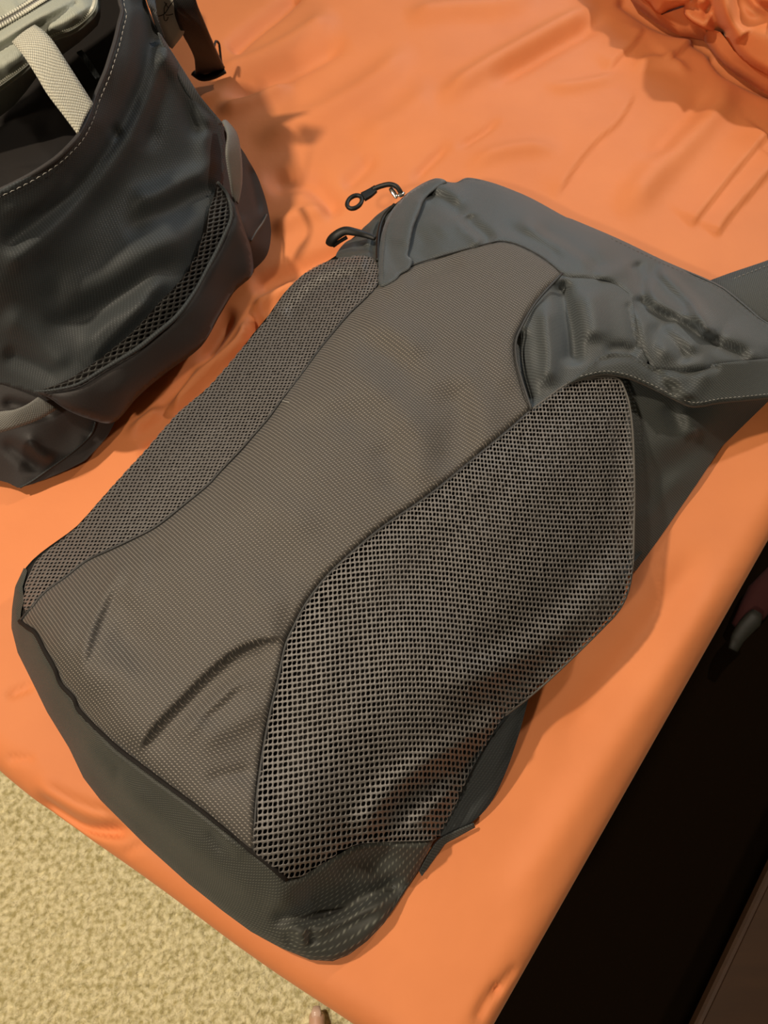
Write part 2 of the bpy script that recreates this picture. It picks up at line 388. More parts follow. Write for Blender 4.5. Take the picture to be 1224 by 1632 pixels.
# ------------------------------------------------------------------ BED
cor = np.array([0.057, -0.175]); eL = np.array([-0.865, 0.502]); eR = np.array([0.587, 0.810]); RR = 0.034
bed = empty('bed', (0.0, 0.6, FLOOR), 'bed with a rust orange sheet stretched over the mattress', 'bed')
ang = math.atan2(eR[1], eR[0])
def bedpt(s, t):
    return cor + s * eR + t * eL
SHEET_FOLDS = [
    # long pull lines, upper middle and right
    ([(1015, 140), (985, 195), (950, 225), (918, 262), (880, 322)], 0.0023, 26, 's', .15),
    ([(1028, 38), (1008, 70), (985, 92), (962, 118)], 0.0026, 26, 's', .2),
    ([(1112, 50), (1085, 78), (1057, 101)], 0.0034, 26, 's', .2),
    ([(1000, 112), (1035, 98), (1075, 102), (1105, 120)], 0.0030, 8, 'r', .3),
    ([(1224, 212), (1180, 262), (1140, 310), (1100, 360)], 0.0030, 26, 's', .05),
    ([(1240, 255), (1200, 300), (1160, 345), (1140, 375)], 0.0030, 26, 's', .05),
    ([(1180, 120), (1120, 190), (1050, 270), (980, 350)], 0.0060, 26, 'r', .2),
    ([(1150, 130), (1090, 200), (1020, 270)], -0.0050, 20, 'r', .3),
    ([(960, 10), (900, 42), (830, 80), (760, 122), (690, 170)], 0.0060, 16, 'r', .2),
    ([(975, 22), (905, 60), (840, 98), (770, 135)], -0.0050, 14, 'r', .25),
    ([(860, -10), (800, 10), (720, 18), (640, 30)], 0.0050, 16, 'r', .2),
    ([(800, 188), (770, 212), (725, 238)], -0.0022, 6, 'r', .3),
    ([(900, 240), (840, 238), (780, 250), (740, 275)], 0.0030, 12, 'r', .3),
    ([(1000, 115), (960, 130), (900, 140), (860, 135)], 0.0025, 9, 'r', .3),
    ([(985, -12), (1045, 30), (1108, 57), (1138, 76), (1158, 106), (1190, 124), (1245, 146)], -0.0048, 12, 'r', .05),
    ([(1135, 75), (1170, 95), (1224, 120)], -0.0025, 12, 'r', .1),
    # from behind the left bag, running up to the right
    ([(365, 85), (400, 50), (450, 10), (480, -20)], -0.0060, 12, 'r', .1),
    ([(330, 130), (400, 105), (470, 70), (540, 20)], 0.0050, 16, 'r', .2),
    ([(350, 160), (420, 135), (500, 95), (560, 60)], -0.0050, 14, 'r', .2),
    ([(340, 185), (400, 165), (470, 130)], 0.0045, 12, 'r', .25),
    ([(400, 235), (450, 210), (520, 180), (600, 130), (660, 70)], 0.0045, 20, 'r', .2),
    ([(420, 300), (455, 285), (500, 290), (545, 345)], -0.0050, 18, 'r', .2),
    ([(430, 370), (470, 345), (530, 330)], 0.0040, 14, 'r', .25),
    ([(395, 455), (450, 430), (520, 402), (570, 385)], -0.0060, 14, 'r', .15),
    ([(400, 490), (440, 470), (480, 450)], 0.0055, 10, 'r', .2),
    ([(540, 300), (575, 270), (600, 240)], -0.0030, 12, 'r', .3),
    ([(655, 290), (680, 262), (720, 225)], -0.0025, 8, 'r', .3),
    ([(560, 230), (640, 190), (700, 130)], 0.0030, 22, 'r', .3),
    # between the two bags
    ([(395, 500), (385, 540), (350, 575), (320, 600), (270, 660)], 0.0080, 10, 'r', .15),
    ([(410, 490), (398, 545), (365, 590)], -0.0060, 8, 'r', .2),
    ([(370, 480), (350, 520), (300, 590), (240, 660)], -0.0060, 10, 'r', .15),
    ([(330, 545), (290, 610), (230, 665), (190, 690)], 0.0050, 9, 'r', .2),
    ([(300, 650), (260, 690), (210, 715)], -0.0040, 9, 'r', .25),
    # near left edge and corner
    ([(38, 1262), (80, 1290), (130, 1318), (190, 1325), (215, 1322)], -0.0060, 10, 'r', .2),
    ([(45, 1240), (90, 1268), (150, 1295), (210, 1300)], 0.0030, 14, 'r', .25),
    ([(5, 1110), (30, 1100), (58, 1088)], -0.0016, 6, 'r', .3),
    ([(0, 1208), (25, 1208), (60, 1210)], -0.0016, 6, 'r', .3),
    ([(185, 1365), (215, 1350), (240, 1348)], -0.0012, 6, 'r', .3),
    ([(760, 1632), (775, 1600), (800, 1570)], -0.0020, 9, 'r', .1),
    ([(785, 1590), (810, 1560), (830, 1540)], -0.0016, 8, 'r', .2),
    ([(1180, 870), (1100, 1000), (1010, 1130), (900, 1300), (790, 1480)], 0.0025, 30, 'r', .2),
    ([(1130, 860), (1060, 960), (980, 1070), (880, 1200)], -0.0020, 24, 'r', .2),
]
def build_sheet():
    fine = 0.0038
    s = np.r_[-0.30, -0.2, -0.12, np.arange(-0.075, 1.42, fine), 1.5, 1.7, 2.0]
    t = np.r_[-0.30, -0.2, -0.12, np.arange(-0.075, 1.05, fine), 1.15, 1.3]
    S, T = np.meshgrid(s, t); nz = Noise(8, (7, 16, 34), (0.0035, 0.0014, 0.0006)); nz2 = Noise(5, (9, 24), (0.004, 0.0018))
    off = 0.020 * np.clip((T - 0.30) / 0.25, 0, 1) ** 2 + nz2(T, 0 * T) * 1.0
    ds = np.maximum(0, RR - S + 0); dt = np.maximum(0, RR - T)
    d = np.hypot(ds, dt); q = np.where(d > 1e-9, d, 1)
    a = np.minimum(d / RR, math.pi / 2); out = RR * np.sin(a); drop = RR * (1 - np.cos(a)) + np.maximum(0, d - RR * math.pi / 2)
    ps = np.maximum(S, RR) - ds / q * out + off; pt = np.maximum(T, RR) - dt / q * out
    X = cor[0] + ps * eR[0] + pt * eL[0]; Y = cor[1] + ps * eR[1] + pt * eL[1]; Z = -drop
    # gentle hang folds below the edge
    Z = Z.copy(); hang = np.clip((d - 0.05) / 0.2, 0, 1) * (1 - 0.9 * np.clip(np.minimum(ds, dt) / 0.05, 0, 1))
    X += hang * 0.012 * np.sin(40 * T + 25 * S); Y += hang * 0.012 * np.cos(38 * T + 22 * S)
    px, py = PX(np.stack([X, Y, 0 * X], -1)); f = folds_z(px.ravel(), py.ravel(), SHEET_FOLDS).reshape(X.shape)
    flat = np.clip(1 - d / RR, 0, 1)
    under = np.clip((Y - 0.05) / 0.4, 0.25, 1)
    Z += f * 2.5 + (nz(X, Y) * under - 0.002) * flat
    V = np.stack([X, Y, Z], -1).reshape(-1, 3); w = len(s)
    Fc = [(j * w + i, j * w + i + 1, (j + 1) * w + i + 1, (j + 1) * w + i) for j in range(len(t) - 1) for i in range(w - 1)]
    o = mesh('sheet', V, Fc, M_SHEET, bed)
    n = o.data.polygons[len(o.data.polygons) // 2].normal
    if n.z < 0: o.data.flip_normals()
    return o
build_sheet()
def slab(name, s0, s1, t0, t1, z0, z1, mat, parent, bev=0.03):
    bm = bmesh.new(); bmesh.ops.create_cube(bm, size=1)
    for v in bm.verts:
        s = s0 if v.co.x < 0 else s1; t = t0 if v.co.y < 0 else t1; p = bedpt(s, t); v.co = Vector((p[0], p[1], z0 if v.co.z < 0 else z1))
    bmesh.ops.recalc_face_normals(bm, faces=bm.faces[:])
    if bev: bmesh.ops.bevel(bm, geom=bm.edges[:], offset=bev, segments=3, affect='EDGES')
    bm.verts.index_update(); vs = [v.co[:] for v in bm.verts]; fs = [[v.index for v in f.verts] for f in bm.faces]; bm.free()
    return mesh(name, vs, fs, mat, parent, smooth=False)
slab('mattress', 0.06, 2.0, 0.05, 1.3, -0.27, -0.024, M_MATT, bed, 0.03)
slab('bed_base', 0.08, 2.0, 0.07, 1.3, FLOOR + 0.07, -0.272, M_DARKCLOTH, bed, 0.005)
for s_, t_ in ((0.12, 0.12), (1.9, 0.12), (0.12, 1.2), (1.9, 1.2)):
    slab('leg', s_, s_ + 0.05, t_, t_ + 0.05, FLOOR, FLOOR + 0.072, M_WOOD, bed, 0.004)

# ------------------------------------------------------------------ BACKPACK (main)
ZB = RBF([
    (19, 1000, .035), (30, 1040, .035), (55, 1085, .032), (110, 1190, .026), (160, 1265, .022), (230, 1340, .018), (300, 1405, .015), (430, 1505, .012), (490, 1530, .012), (530, 1532, .012), (570, 1515, .012), (610, 1475, .015), (668, 1385, .018), (700, 1335, .02),
    (35, 990, .062), (98, 1090, .088), (157, 1164, .098), (211, 1210, .103), (260, 1247, .105), (320, 1290, .106), (405, 1358, .100), (456, 1400, .082), (529, 1366, .072), (600, 1343, .052), (694, 1338, .028),
    (60, 1060, .070), (140, 1200, .068), (210, 1275, .070), (300, 1350, .068), (400, 1420, .062), (470, 1480, .040), (540, 1488, .026), (600, 1450, .022), (560, 1422, .020), (612, 1390, .017), (500, 1430, .034),
    (40, 905, .042), (91, 862, .042), (154, 800, .042), (235, 711, .045), (331, 615, .045), (380, 559, .045), (431, 497, .045), (482, 437, .05), (546, 400, .055),
    (69, 946, .076), (172, 877, .096), (298, 800, .112), (399, 699, .118), (450, 634, .120), (542, 518, .116), (601, 450, .106),
    (200, 1020, .112), (300, 1000, .125), (450, 850, .135), (600, 650, .135), (700, 550, .132), (780, 470, .124),
    (415, 1225, .112), (430, 1140, .117), (455, 1030, .126), (510, 935, .132), (600, 848, .137), (700, 775, .137), (780, 710, .134), (847, 653, .128),
    (500, 1250, .112), (600, 1100, .124), (700, 950, .128), (800, 900, .124), (900, 780, .114), (950, 700, .108), (1005, 680, .096), (1009, 800, .078), (1007, 905, .062), (960, 1000, .056), (930, 1030, .055), (880, 1080, .052), (843, 1110, .050),
    (860, 1000, .088), (780, 1080, .095), (720, 1180, .083), (640, 1240, .082), (560, 1310, .080), (700, 1280, .045), (760, 1200, .050),
    (657, 423, .104), (742, 397, .106), (827, 390, .106), (896, 436, .112), (694, 286, .058), (745, 284, .055), (853, 320, .052), (914, 350, .050), (987, 381, .050), (1060, 416, .050), (1139, 450, .050), (1198, 495, .046), (1224, 516, .042), (1300, 560, .03),
    (720, 340, .085), (850, 355, .082), (950, 410, .090), (1000, 500, .106), (1100, 520, .088), (1180, 540, .070), (1224, 600, .050), (1224, 632, .048), (1150, 635, .062), (1098, 642, .074), (1042, 617, .086), (990, 600, .104), (930, 600, .118),
    (640, 350, .075), (601, 395, .072), (575, 380, .050), (614, 345, .055),
], 1e-6)
BX0 = bmesh  # keep module alive
bag = empty('backpack', W(560, 900, 0.0), 'large charcoal backpack lying flat in the middle of the orange bed, with mesh side pockets', 'backpack')

BAG_OUT = [(38, 905), (25, 935), (20, 970), (18, 1000), (28, 1040), (52, 1088), (75, 1135), (110, 1192), (133, 1240), (160, 1275), (230, 1345), (300, 1408), (355, 1452), (400, 1485), (450, 1512), (495, 1530), (530, 1532), (556, 1522), (585, 1500), (612, 1472), (640, 1430), (664, 1392), (690, 1342), (728, 1279), (775, 1190), (843, 1110), (880, 1080), (930, 1030), (960, 1000), (985, 973), (1000, 942), (1008, 905),
           (1060, 840), (1110, 765), (1150, 700), (1224, 625), (1300, 580), (1300, 548), (1224, 514), (1198, 494), (1167, 468), (1139, 450), (1060, 416), (987, 381), (914, 350), (900, 345), (853, 319), (820, 304), (781, 290), (745, 283), (725, 290), (694, 285), (670, 295), (644, 312), (627, 325), (598, 345), (578, 364), (552, 385), (535, 405), (512, 419), (482, 436), (450, 467), (427, 500), (401, 531), (380, 559), (331, 615), (283, 656), (235, 711), (191, 759), (154, 800), (120, 838), (91, 860), (61, 882)]
ZS = RBF([(985, 600, .088), (1042, 610, .078), (1100, 636, .060), (1146, 632, .052), (1224, 622, .040), (1300, 590, .025), (1224, 640, .012), (1150, 712, .008), (1110, 772, .008), (1060, 845, .008), (1010, 910, .012), (1000, 800, .050), (1000, 700, .070), (1060, 720, .045), (1100, 700, .038), (1040, 800, .025)])
def shell():
    """inner body, coloured dark to stand for shade: cloth cap under every panel and a curved wall down to the sheet"""
    cen = np.array([560, 900.0]); pl = np.array(BAG_OUT, float)
    d = pl - cen; L = np.linalg.norm(d, axis=1)[:, None]; pl = pl - d / L * 6
    V, Fc, B = cdt_patch(pl, 12); x, y = V[:, 0], V[:, 1]
    dd, _, _ = polydist(x, y, np.vstack([B, B[:1]]))
    z = ZB(x, y) - 0.006 - 0.022 * np.clip(dd / 50, 0, 1)
    z = z - 0.014 * np.clip((x - 560) / 80, 0, 1) * np.clip((y - 1020) / 80, 0, 1)
    m = (x > 985) & (y > 585) & (y < 925); z = np.where(m, np.minimum(z, ZS(x, y) - 0.012), z); z = np.maximum(z, 0.003)
    # leave the lower right corner of the mesh pocket hollow
    P = list(W(x, y, z)); F2 = []
    for f in Fc:
        a, b, c = (V[i] for i in f[:3]); nz = -((b[0] - a[0]) * (c[1] - a[1]) - (b[1] - a[1]) * (c[0] - a[0]))
        F2.append(tuple(f) if nz > 0 else tuple(reversed(f)))
    n = len(B); ring = [P[i] for i in range(n)]; c3 = np.mean(ring, axis=0); prev = list(range(n))
    for k, sh in ((0.5, 0.004), (1.0, 0.022)):
        cur = []
        for p in ring:
            q = p.copy(); dv = (c3 - p)[:2]; dv = dv / (np.linalg.norm(dv) + 1e-9); q[:2] += dv * sh; q[2] = p[2] * (1 - k) + 0.003 * k
            cur.append(len(P)); P.append(q)
        for i in range(n):
            j = (i + 1) % n; F2.append((prev[i], prev[j], cur[j], cur[i]))
        prev = cur
    F2.append(tuple(prev))
    return mesh('inner_lining', P, F2, M_LINING, bag)
shell()
# outer side wall: skin from the silhouette down to the bed (back and sides of the bag)
def side_wall():
    pl = catmull(BAG_OUT, 2, True); z = ZB(pl[:, 0], pl[:, 1]) - 0.002; z = np.where((pl[:, 0] > 1010) & (pl[:, 1] > 570), 0.006, z); z = np.maximum(z, 0.006); top = W(pl[:, 0], pl[:, 1], z); c3 = top.mean(0); V = []; n = len(top)
    for k in np.linspace(0, 1, 6):
        for p in top:
            q = p.copy(); dv = (c3 - p)[:2]; dv /= np.linalg.norm(dv) + 1e-9; q[:2] += dv * (0.002 + 0.02 * k * k); q[2] = p[2] * (1 - k) + 0.002 * k; V.append(q)
    Fc = [(r * n + i, r * n + (i + 1) % n, (r + 1) * n + (i + 1) % n, (r + 1) * n + i) for r in range(5) for i in range(n)]
    return mesh('side_wall', V, Fc, M_SIDE, bag)
side_wall()

SEAM_B = [(32, 990), (45, 1000), (58, 1010), (73, 1039), (88, 1065), (98, 1090), (118, 1112), (127, 1132), (157, 1164), (186, 1191), (211, 1210), (260, 1247), (320, 1291), (365, 1328), (405, 1358)]
SEAM_R = [(405, 1358), (408, 1290), (416, 1220), (429, 1145), (443, 1085), (455, 1030), (468, 1000), (488, 962), (520, 920), (560, 882), (600, 848), (632, 825), (665, 803), (700, 777), (740, 744), (780, 711), (815, 682), (847, 653)]
SLIT = [(847, 653), (840, 632), (831, 604), (823, 574), (822, 544), (832, 519), (849, 489), (870, 463), (896, 436)]
SEAM_T = [(896, 436), (865, 410), (827, 390), (800, 384), (781, 387), (742, 397), (696, 410), (657, 423), (631, 439), (601, 454)]
SEAM_L = [(601, 454), (580, 477), (556, 500), (533, 527), (507, 559), (478, 599), (450, 635), (427, 667), (399, 699), (386, 714), (350, 752), (331, 773), (298, 800), (250, 838), (208, 860), (172, 877), (137, 894), (105, 919), (69, 946), (32, 990)]
FRONT = SEAM_B + SEAM_R[1:] + SLIT[1:] + SEAM_T[1:] + SEAM_L[1:-1]
FF = [
    ([(216, 1203), (240, 1160), (290, 1108), (330, 1068), (375, 1032), (420, 1016), (462, 1016)], 0.0066, 50, 'l', .10),
    ([(232, 1205), (262, 1168), (300, 1128), (345, 1085), (395, 1050), (455, 1034)], -0.0050, 20, 'r', .15),
    ([(405, 1070), (370, 1100), (320, 1145), (270, 1185)], 0.0040, 14, 'r', .3),
    ([(395, 1085), (360, 1120), (310, 1160)], -0.0040, 10, 'r', .3),
    ([(440, 1110), (380, 1150), (300, 1190)], 0.0040, 20, 'r', .3),
    ([(415, 1225), (370, 1235), (320, 1245)], -0.0030, 12, 'r', .3),
    ([(205, 880), (190, 910), (165, 960), (145, 1010), (130, 1080)], 0.0045, 13, 'r', .2),
    ([(190, 925), (172, 970), (152, 1020), (134, 1082)], -0.0034, 9, 'r', .25),
    ([(240, 865), (225, 920), (200, 975)], 0.0035, 20, 'r', .3),
    ([(255, 850), (240, 900), (238, 940)], -0.0020, 12, 'r', .3),
    ([(60, 1010), (80, 1000), (100, 965)], -0.0030, 14, 'r', .3),
    ([(110, 1100), (150, 1080), (230, 1060)], 0.0035, 26, 'r', .3),
    ([(700, 770), (720, 720), (735, 680), (730, 640), (700, 600)], -0.0065, 34, 'r', .25),
    ([(760, 730), (770, 670), (755, 620), (715, 575)], 0.0050, 28, 'r', .25),
    ([(660, 790), (672, 740), (665, 690), (610, 640)], 0.0050, 30, 'r', .3),
    ([(620, 800), (625, 760), (600, 700)], -0.0030, 24, 'r', .3),
    ([(470, 660), (540, 625), (620, 640), (700, 700)], 0.0035, 26, 'r', .3),
    ([(450, 700), (530, 665), (600, 690)], -0.0035, 24, 'r', .3),
    ([(560, 510), (620, 520), (690, 570)], 0.0050, 24, 'r', .3),
    ([(560, 545), (620, 565), (680, 620)], -0.0050, 24, 'r', .3),
    ([(500, 600), (560, 590), (640, 650)], 0.0030, 20, 'r', .3),
    ([(640, 452), (700, 428), (745, 412)], -0.0050, 14, 'r', .3),
    ([(610, 470), (640, 455), (655, 440)], 0.0030, 10, 'r', .3),
    ([(350, 780), (420, 800), (520, 850)], 0.0030, 36, 'r', .3),
    ([(330, 880), (420, 900), (500, 920)], -0.0025, 40, 'r', .3),
    ([(815, 640), (800, 570), (815, 500)], 0.0030, 22, 'r', .3),
    ([(380, 960), (450, 950), (500, 930)], 0.0030, 30, 'r', .3),
]
fnz = Noise(21, (0.012, 0.03, 0.07), (0.0012, 0.0006, 0.0003))
front = patch('front_panel', FRONT, ZB, M_FRONT, bag, step=4, folds=FF, rnd=(12, 0.006), noise=fnz, off=0.0015)

# bottom panel
BOT_OUT = [(38, 905), (24, 935), (19, 970), (18, 1000), (28, 1040), (52, 1088), (75, 1135), (110, 1192), (133, 1240), (160, 1275), (230, 1345), (300, 1408), (355, 1452), (400, 1485), (450, 1512), (495, 1530), (530, 1532), (556, 1522), (585, 1500), (612, 1472), (640, 1430), (664, 1392), (690, 1342)]
BOT_IN = [(694, 1338), (635, 1341), (592, 1343), (563, 1348), (529, 1368), (499, 1386), (478, 1398), (456, 1402), (444, 1386)] + SEAM_B[::-1] + [(34, 972), (38, 958), (36, 935), (44, 908)]
BF = [
    ([(425, 1458), (470, 1464), (530, 1452), (600, 1422), (650, 1400)], -0.0120, 15, 'r', .12),
    ([(415, 1448), (450, 1430), (520, 1410), (600, 1380)], 0.0080, 24, 'r', .2),
    ([(440, 1474), (500, 1480), (560, 1462), (630, 1420)], 0.0080, 10, 'r', .2),
    ([(520, 1395), (570, 1375), (640, 1352)], -0.0060, 16, 'r', .25),
    ([(560, 1420), (610, 1400), (660, 1370)], 0.0040, 14, 'r', .3),
    ([(455, 1485), (462, 1498), (466, 1512)], -0.0050, 8, 'r', .25),
    ([(478, 1478), (482, 1495), (484, 1512)], 0.0050, 7, 'r', .3),
    ([(494, 1476), (497, 1492), (500, 1508)], -0.0050, 7, 'r', .3),
    ([(512, 1486), (560, 1472), (610, 1450)], -0.0040, 8, 'r', .3),
    ([(50, 1060), (75, 1100), (120, 1165), (180, 1235), (260, 1310), (350, 1385), (430, 1440)], 0.0060, 22, 'r', .1),
    ([(75, 1130), (110, 1190), (180, 1270), (260, 1345)], -0.0020, 14, 'r', .2),
    ([(95, 1090), (130, 1140), (185, 1200), (260, 1255), (330, 1308), (410, 1368)], 0.0045, 9, 'r', .08),
    ([(190, 1215), (185, 1235), (190, 1255)], -0.0030, 8, 'r', .3),
    ([(330, 1320), (345, 1345), (360, 1360)], -0.0035, 7, 'r', .3),
    ([(350, 1325), (372, 1350), (385, 1375)], 0.0030, 8, 'r', .3),
    ([(50, 1010), (30, 1030)], -0.0030, 9, 'r', .3),
    ([(30, 940), (30, 985)], -0.0030, 5, 'r', .2),
]
bottom = patch('bottom_panel', BOT_OUT + BOT_IN, ZB, M_BOTTOM, bag, step=5, folds=BF, rnd=(10, 0.006), noise=Noise(31, (0.02, 0.05), (0.0008, 0.0004)), smooth_poly=False, off=0.001)

# side panel beneath the lid, right
SIDE = [(985, 600), (1042, 610), (1100, 636), (1146, 632), (1224, 620), (1300, 585), (1290, 600), (1224, 640), (1150, 712), (1110, 772), (1060, 845), (1012, 912), (1000, 905), (1002, 780), (998, 690), (994, 640)]
patch('side_panel', SIDE, ZS, M_SIDE, bag, step=6, rnd=None, smooth_poly=False, folds=[
    ([(1060, 640), (1075, 665), (1090, 690)], -0.006, 12, 'r', .3), ([(1090, 650), (1100, 675), (1110, 700)], 0.006, 14, 'r', .3),
    ([(1020, 700), (1080, 700), (1160, 650)], 0.004, 22, 'r', .3), ([(1020, 760), (1070, 745), (1130, 690)], -0.004, 20, 'r', .3), ([(1015, 850), (1050, 800), (1100, 740)], 0.003, 14, 'r', .3)])

# upper opening cloth, right of the slit
OPEN = [(847, 655), (838, 630), (829, 604), (820, 574), (819, 544), (828, 517), (845, 487), (866, 460), (893, 434), (932, 441), (966, 445), (990, 458), (1006, 475), (1012, 500), (1023, 551), (1032, 578), (1001, 570), (973, 570), (938, 588), (914, 609), (902, 616), (870, 640)]
patch('pocket_lining', OPEN, ZB, M_LID, bag, step=5, rnd=None, off=-0.0045, folds=[(f[0], f[1] * 1.35, f[2] * .95, f[3], f[4]) for f in [
    ([(826, 520), (828, 570), (838, 620), (848, 650)], -0.009, 14, 'r', .15),
    ([(868, 478), (872, 530), (876, 570), (872, 620)], 0.0085, 15, 'r', .2),
    ([(892, 445), (900, 480), (910, 530), (914, 585)], -0.0120, 14, 'r', .12),
    ([(935, 455), (945, 500), (950, 550)], 0.0070, 22, 'r', .25),
    ([(960, 560), (990, 556), (1020, 565)], -0.005, 10, 'r', .25),
    ([(1000, 480), (1008, 520), (1018, 560)], -0.004, 5, 'c', .1)]])
# lid: smooth slate cloth round the top of the bag
LID = [(601, 456), (631, 441), (657, 425), (696, 412), (742, 399), (781, 389), (800, 386), (827, 392), (865, 412), (896, 438), (932, 443), (966, 447), (990, 459), (1006, 476), (1012, 500), (1023, 551), (1034, 576), (1044, 590), (1094, 593), (1146, 584), (1224, 576), (1300, 570), (1300, 548), (1224, 514), (1198, 494), (1167, 468), (1139, 450), (1060, 416), (987, 381), (914, 350), (900, 345), (853, 319), (820, 304), (781, 290), (745, 283), (725, 291), (694, 287), (668, 297), (640, 318), (618, 345), (608, 381), (603, 413)]
LF = [
    ([(676, 316), (700, 314), (722, 328), (738, 348)], -0.0090, 9, 'r', .15),
    ([(680, 300), (710, 302), (740, 325)], 0.0060, 12, 'r', .25),
    ([(746, 340), (752, 358), (770, 372), (785, 388)], -0.0090, 8, 'r', .15),
    ([(735, 352), (750, 372), (770, 390)], 0.0050, 9, 'r', .25),
    ([(670, 380), (720, 355), (748, 352)], 0.0060, 16, 'r', .25),
    ([(665, 420), (680, 385), (700, 360)], -0.0050, 14, 'r', .25),
    ([(790, 355), (830, 372), (870, 395), (900, 420)], -0.0050, 9, 'r', .2),
    ([(820, 352), (870, 378), (920, 405), (948, 432)], 0.0070, 10, 'r', .2),
    ([(850, 358), (890, 380), (935, 410), (975, 435)], -0.0060, 9, 'r', .2),
    ([(760, 300), (850, 335), (930, 372), (990, 410)], 0.0050, 20, 'r', .2),
    ([(945, 440), (985, 432), (1010, 418)], 0.0050, 10, 'r', .25),
    ([(1012, 415), (1020, 440), (1026, 470), (1022, 490)], -0.0100, 10, 'r', .15),
    ([(1008, 472), (1030, 492), (1070, 510), (1110, 532), (1150, 555), (1200, 572)], -0.0120, 9, 'r', .1),
    ([(1020, 450), (1060, 485), (1120, 510), (1135, 545)], 0.0100, 15, 'r', .15),
    ([(1045, 425), (1070, 450), (1110, 490), (1135, 545)], 0.0110, 9, 'r', .15),
    ([(1030, 415), (1045, 440), (1075, 475), (1105, 505)], -0.0060, 12, 'r', .2),
    ([(1075, 445), (1120, 470), (1165, 500), (1175, 540)], -0.0060, 20, 'r', .25),
    ([(1135, 545), (1170, 565), (1224, 566)], 0.0050, 9, 'r', .2),
    ([(1040, 560), (1070, 560), (1100, 580), (1140, 578)], 0.0070, 14, 'r', .2),
    ([(1030, 520), (1065, 530), (1085, 560), (1095, 585)], -0.0080, 12, 'r', .2),
    ([(1060, 510), (1090, 540), (1120, 560)], 0.0080, 12, 'r', .25),
    ([(1150, 520), (1190, 545), (1240, 555)], 0.0060, 14, 'r', .2),
]
patch('lid_panel', LID, ZB, M_LID, bag, step=4.5, rnd=(8, 0.0035), folds=[(a, b * 1.0, c * 1.2) + r for a, b, c, *r in [(f[0], f[1], f[2], *f[3:]) for f in LF] for r in [tuple(r)]], noise=Noise(41, (0.02, 0.05), (0.0009, 0.0005)), off=-0.0005)
q = catmull([(960, 374), (987, 387), (1060, 422), (1139, 457), (1167, 475), (1198, 501), (1224, 522)], 5); stitches('edge_stitching', W(q[:, 0], q[:, 1], ZB(q[:, 0], q[:, 1]) + .001), M_SEAM, bag)
# flap strip with the stitched hem
FL = [(904, 612), (914, 604), (938, 582), (955, 570), (973, 564), (1001, 564), (1022, 573), (1042, 585), (1070, 590), (1094, 588), (1146, 579), (1224, 571), (1300, 562), (1300, 618), (1224, 632), (1146, 640), (1120, 645), (1098, 645), (1070, 632), (1042, 618), (1015, 606), (994, 599), (963, 595), (935, 600)]
ZF = lambda x, y: ZB(x, y) + 0.006
flap = patch('flap_hem', FL, ZF, M_SIDE, bag, step=5, rnd=None, thick=0.002, folds=[
    ([(945, 575), (1000, 567), (1042, 588), (1094, 590), (1150, 581)], -0.0070, 7, 'r', .05), ([(1050, 595), (1080, 610), (1100, 640)], 0.006, 12, 'r', .2), ([(1030, 590), (1060, 605), (1080, 630)], -0.004, 9, 'r', .2), ([(1130, 590), (1110, 620), (1100, 640)], 0.004, 12, 'r', .2)])
hem = [(925, 600), (963, 592), (994, 596), (1015, 603), (1042, 615), (1070, 629), (1098, 641), (1120, 641), (1146, 636), (1224, 628), (1290, 617)]
q = catmull(hem, 5); stitches('hem_stitching', W(q[:, 0], q[:, 1], ZB(q[:, 0], q[:, 1]) + 0.0070), M_THREAD, flap)
q = catmull([(906, 611), (935, 601), (963, 596), (994, 600), (1015, 607), (1042, 619), (1070, 633), (1098, 646), (1120, 646), (1146, 641), (1224, 633), (1290, 622)], 5)
tube('hem_piping', W(q[:, 0], q[:, 1], ZB(q[:, 0], q[:, 1]) + 0.003), 0.0016, M_SEAM, flap)
# upper left fold-over beside the zipper
ZP = [(694, 284), (712, 289), (700, 296), (678, 315), (668, 340), (659, 362), (652, 395), (650, 408), (657, 415), (652, 428), (638, 436), (630, 446), (606, 456), (603, 430), (604, 400), (609, 370), (620, 342), (640, 316), (665, 297)]
ZZ = lambda x, y: ZB(x, y) + 0.006
zf = patch('zipper_flap', ZP, ZZ, M_LID, bag, step=4, rnd=(7, 0.002), thick=0.0016, folds=[([(672, 305), (650, 350), (640, 400)], 0.005, 14, 'r', .2), ([(622, 345), (612, 390), (610, 440)], 0.003, 5, 'r', .1), ([(640, 440), (622, 400), (618, 370)], -0.003, 8, 'r', .3)])
q = catmull([(628, 335), (616, 365), (611, 400), (609, 445)], 6); stitches('flap_stitching', W(q[:, 0], q[:, 1], ZB(q[:, 0], q[:, 1]) + 0.0098), M_SEAM, zf)
# left shoulder by the zipper
SH = [(627, 326), (604, 340), (588, 355), (578, 364), (566, 378), (552, 385), (540, 398), (536, 410), (560, 412), (580, 408), (598, 416), (606, 440), (608, 400), (612, 370), (622, 345)]
patch('zipper_gusset', SH, ZB, M_SIDE, bag, step=4, rnd=(5, 0.002), folds=[([(615, 350), (600, 370), (596, 400), (600, 412)], -0.008, 6, 'r', .1), ([(600, 350), (590, 372), (582, 395)], 0.004, 7, 'r', .2), ([(560, 392), (590, 398), (604, 412)], -0.004, 7, 'r', .2)])
q = catmull([(629, 326), (612, 345), (604, 370), (602, 398), (602, 415)], 8)
zt = W(q[:, 0], q[:, 1], ZB(q[:, 0], q[:, 1]) + 0.003)
zip_tape = tube('zipper_coil', zt, 0.0022, M_BLACK, bag)

